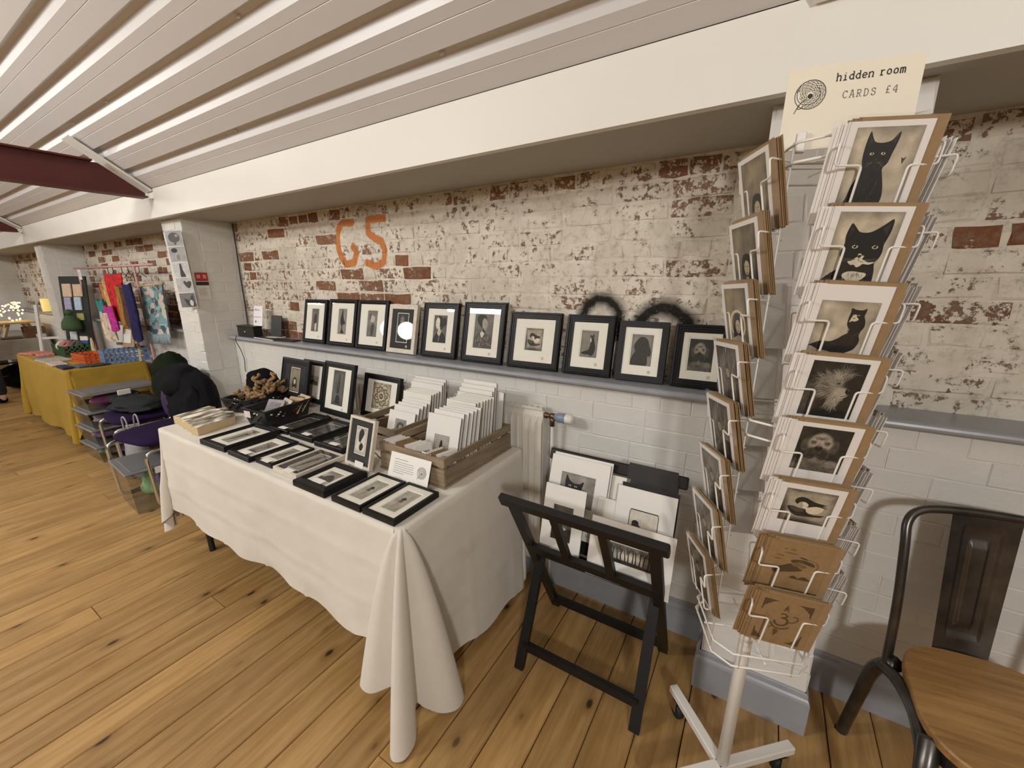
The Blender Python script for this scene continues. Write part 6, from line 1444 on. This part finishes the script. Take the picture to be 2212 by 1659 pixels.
M_COATG = plain('dark_green_coat', (.008, .014, .005), .92, var=.25, scale=10, bump=.3, bscale=25, spec=.15)
ct = thing('coat', 'charcoal hooded coat draped over the near purple chair back', 'coat', (-3.66, 1.29, .46))
lump('body', None, None, M_COATD, (0, .0, .15), (.29, .15, .29), 2, .14, .3, parent=ct); lump('hood', None, None, M_COATD, (-.03, -.04, .32), (.19, .13, .13), 5, .16, 0, parent=ct); lump('sleeve', None, None, M_COATD, (.20, -.06, .08), (.08, .09, .22), 7, .2, 0, parent=ct); lump('lining', None, None, plain('purple_lining', (.028, .012, .06), .6), (-.10, -.115, .16), (.09, .035, .12), 4, .1, 0, parent=ct)
ct = thing('coat', 'dark green coat draped over the rear purple chair back', 'coat', (-4.28, 1.42, .46))
lump('body', None, None, M_COATG, (0, 0, .16), (.27, .14, .30), 9, .14, .3, parent=ct); lump('hood', None, None, M_COATG, (.05, -.03, .33), (.17, .12, .14), 11, .16, 0, parent=ct)
lump('folded_jacket', 'grey jacket lying across the rear purple chair seat', 'jacket', plain('grey_jacket', (.022, .024, .026), .9, var=.3, scale=12, spec=.2), (-4.32, 1.15, .535), (.25, .17, .045), 6, .25, .2)
tb = thing('tote_bag', 'small clear bag with looped handles between the purple chairs', 'bag', (-4.02, 1.0, .0)); lump('bag_body', None, None, plain('pale_bag', (.30, .30, .31), .5), (0, 0, .2), (.10, .07, .21), 3, .12, .05, parent=tb)
for s in (-1, 1): MB().tube(smooth_line([(-.06, s*.03, .38), (-.04, s*.035, .50), (.03, s*.035, .51), (.06, s*.03, .38)], 6), .006, 6).build('handle', plain('pale_bag', (.30, .30, .31), .5), tb)
# ------------------------------------------------------------------ far stall
folding_table('folding table under the grey linen cloth at the far stall', -10.7, -8.92, .72, 1.55)
cl = drape(-10.72, -8.88, .70, 1.57, ZT-.004, lambda sd, s: {'f': .30, 'r': .26, 'b': .3, 'l': .3}[sd], 5, (.34, .3, .3, .34), nf=2, sharp=(.4,)*4, creases=False)
tag(cl.build('tablecloth', M_LINEN), 'grey linen cloth on the far stall table', 'tablecloth')
rs = thing('display_riser', 'wooden trestle riser on the far stall table', 'riser', (-9.25, 1.33, ZT+.001))
MB().box((0, 0, .215), (.55, .40, .022)).build('top_board', M_BLOCK, rs)
for s in (-1, 1):
    for s2 in (-1, 1): MB().bar((s*.22, s2*.17, 0), (s*.18, s2*.09, .205), .03, .03).build('leg', M_BLOCK, rs)
tag(MB().box((0, 0, .075), (.22, .20, .15), ch=.004).build('wooden_box', rgbmat('brown_box', (.16, .075, .03)), None, (-9.05, 1.46, ZT+.001)), 'brown wooden box under the riser at the far stall', 'box')
fl_ = thing('fairy_lights', 'tangle of glowing warm fairy lights heaped at the far stall', 'fairy lights', (-9.28, 1.30, ZT+.23)); q = random.Random(3); wv = MB(); bl = MB(); p = [(0, 0, .05)]
M_GLOW = plain('fairy_bulb', (1, .66, .22), .5, emit=5)
for k in range(90): p.append((max(-.2, min(.2, p[-1][0]+q.uniform(-.09, .09))), max(-.17, min(.12, p[-1][1]+q.uniform(-.08, .08))), max(.01, min(.26, p[-1][2]+q.uniform(-.06, .06)))))
wv.tube(p, .0018, 4); wv.build('wire', M_COP, fl_)
for a in p[::1]: bl.lathe([(0, -.011), (.010, -.004), (.010, .004), (0, .011)], a, 6)
o = bl.build('bulbs', M_GLOW, fl_); o['kind'] = 'stuff'
lp = thing('glowing_lantern', 'yellow glowing paper lantern against the far brick', 'lantern', (-9.0, 1.66, 1.088)); MB().lathe([(.062, 0), (.066, .01), (.066, .18), (.062, .19)], n=18).build('shade', plain('lantern_paper', (.85, .66, .22), .8, emit=.35), lp)
MB().lathe([(.07, 0), (.07, .012)], n=18, c=(0, 0, -.001)).build('base', M_BLOCK, lp)
for k, (x, y, d, c, lb) in enumerate([(-8.97, .98, (.1, .22, .03), (.09, .075, .06), 'dark goods tray at the front of the far stall'), (-8.98, 1.22, (.12, .2, .028), (.14, .10, .07), 'brown goods tray in the middle of the far stall'), (-8.96, 1.50, (.1, .10, .05), (.60, .56, .54), 'white paper bag at the corner of the far stall')]):
    tag(MB().box((0, 0, d[2]/2), d, ch=.006).build('goods_tray', plain('goods_%d' % k, c, .8, var=.4, scale=40), None, (x, y, ZT+.002)), lb, 'goods', 'goods on the far stall')
le = thing('white_ladder', 'white wooden ladder stand leaning beside the far pillar', 'ladder', (-8.05, 1.45, 0), (0, 0, R(60)))
for s in (-1, 1): MB().bar((s*.16, -.10, 0), (s*.12, .12, 1.22), .03, .03).build('rail', M_WSTEEL, le)
for k in range(4): MB().bar((-.15+.01*k, -.06+.055*k, .25+.27*k), (.15-.01*k, -.06+.055*k, .25+.27*k), .02, .03).build('rung', M_WSTEEL, le)
lump('dark_bag', 'dark bag stored on the floor under the far stall', 'bag', M_BLKF, (-9.3, 1.25, .17), (.3, .25, .17), 4, .15, .1)
# ------------------------------------------------------------------ person at the left edge of the view
def skin_body(name, chains, mat, parent, sub=2):
    vs, es, rs_ = [], [], []; idx = {}
    for ch_ in chains:
        prev = None
        for (k, p, r_) in ch_:
            if k not in idx: idx[k] = len(vs); vs.append(p); rs_.append(r_)
            if prev is not None and (prev, idx[k]) not in es: es.append((prev, idx[k]))
            prev = idx[k]
    me = bpy.data.meshes.new(name); me.from_pydata(vs, es, []); o = link(name, me, parent); me.materials.append(mat)
    m = o.modifiers.new('skin', 'SKIN'); m.use_smooth_shade = True
    for i, r_ in enumerate(rs_):
        sv = me.skin_vertices[0].data[i]; sv.radius = r_ if isinstance(r_, tuple) else (r_, r_); sv.use_root = i == 0
    s = o.modifiers.new('sub', 'SUBSURF'); s.levels = sub; s.render_levels = sub
    return o
pe = thing('person', 'person in a dark navy coat and black shoes at the left picture edge', 'person', (-8.2, .80, 0), (0, 0, R(-70)))
M_SKIN = plain('skin', (.48, .30, .21), .55); M_NAVY = plain('navy_wool', (.012, .013, .026), .9, var=.2, scale=20); M_TRS = plain('black_trousers', (.010, .010, .012), .9)
J = {'pel': (0, 0, .92), 'bel': (0, 0, 1.08), 'che': (0, .0, 1.27), 'nek': (0, .01, 1.43), 'nk2': (0, -.005, 1.49), 'hd0': (0, -.02, 1.55), 'hd1': (0, -.015, 1.63), 'hd2': (0, -.01, 1.69)}
def limb(s, n):
    if n == 'leg': return [('hp%d' % s, (s*.09, 0, .88), .085), ('kn%d' % s, (s*.095, -.015, .48), .058), ('ak%d' % s, (s*.10, .02, .09), .038), ('hl%d' % s, (s*.10, .03, .045), .026), ('to%d' % s, (s*.112, -.10, .038), .018)]
    return [('sh%d' % s, (s*.17, .01, 1.38), .055), ('el%d' % s, (s*.23, .02, 1.10), .042), ('wr%d' % s, (s*.22, -.10, .88), .028), ('ha%d' % s, (s*.215, -.14, .82), (.035, .02))]
spine = [('pel', J['pel'], (.14, .10)), ('bel', J['bel'], (.125, .09)), ('che', J['che'], (.145, .10)), ('nek', J['nek'], .055), ('nk2', J['nk2'], .05), ('hd0', J['hd0'], .068), ('hd1', J['hd1'], (.075, .09)), ('hd2', J['hd2'], .06)]
chs = [spine]
for s in (-1, 1):
    chs.append([spine[0]]+limb(s, 'leg')); chs.append([spine[2]]+limb(s, 'arm'))
    ha = limb(s, 'arm')[-1]
    for k, (dx, L) in enumerate(((-.024, .062), (-.008, .072), (.008, .068), (.024, .055))): b0 = Vector(ha[1]); chs.append([ha, ('f%d%d' % (s, k), tuple(b0+Vector((dx, -.015, -.035))), .009), ('g%d%d' % (s, k), tuple(b0+Vector((dx*1.1, -.03, -.035-L*.5))), .0085), ('h%d%d' % (s, k), tuple(b0+Vector((dx*1.1, -.025, -.035-L))), .007)])
    chs.append([ha, ('t%d' % s, tuple(Vector(ha[1])+Vector((-s*.036, -.02, -.005))), .010), ('u%d' % s, tuple(Vector(ha[1])+Vector((-s*.045, -.035, -.035))), .008)])
skin_body('body', chs, M_SKIN, pe)
coat = [[('pel', (0, 0, .80), (.18, .14)), ('b', (0, 0, .95), (.165, .13)), ('bel', J['bel'], (.16, .125)), ('che', J['che'], (.18, .13)), ('nek', (0, .01, 1.42), .085)]]
for s in (-1, 1): L = limb(s, 'arm'); coat.append([coat[0][3], ('sh%d' % s, L[0][1], .078), ('el%d' % s, L[1][1], .062), ('wr%d' % s, L[2][1], .048)])
skin_body('coat', coat, M_NAVY, pe)
skin_body('trousers', [[('pel', J['pel'], (.15, .11))]+[(a, b, r_+.018) for a, b, r_ in limb(1, 'leg')[:3]], [('pel', J['pel'], (.15, .11))]+[(a, b, r_+.018) for a, b, r_ in limb(-1, 'leg')[:3]]], M_TRS, pe)
for s in (-1, 1): L = limb(s, 'leg'); skin_body('shoe', [[('a', (s*.10, .045, .055), .048), ('b', (s*.105, -.05, .042), .045), ('c', (s*.115, -.17, .034), .036)]], M_BLKF, pe)
skin_body('hair', [[('a', (0, .03, 1.52), .055), ('b', (0, .04, 1.62), (.085, .075)), ('c', (0, .0, 1.72), (.075, .075)), ('d', (0, -.05, 1.73), .045)]], plain('dark_hair', (.02, .012, .008), .6), pe)
fa = MB(); fa.tube([(0, -.105, 1.625), (0, -.128, 1.595), (0, -.10, 1.585)], [.008, .013, .008], 6); fa.build('nose', M_SKIN, pe)
for s in (-1, 1): MB().lathe([(0, -.01), (.010, 0), (0, .01)], (s*.03, -.098, 1.625), 8).build('eye', M_SWH, pe); MB().lathe([(0, -.02), (.012, 0), (0, .02)], (s*.082, .0, 1.61), 8).build('ear', M_SKIN, pe)
MB().tube([(-.025, -.098, 1.555), (0, -.105, 1.553), (.025, -.098, 1.555)], .006, 6).build('mouth', plain('lips', (.35, .13, .11), .5), pe)
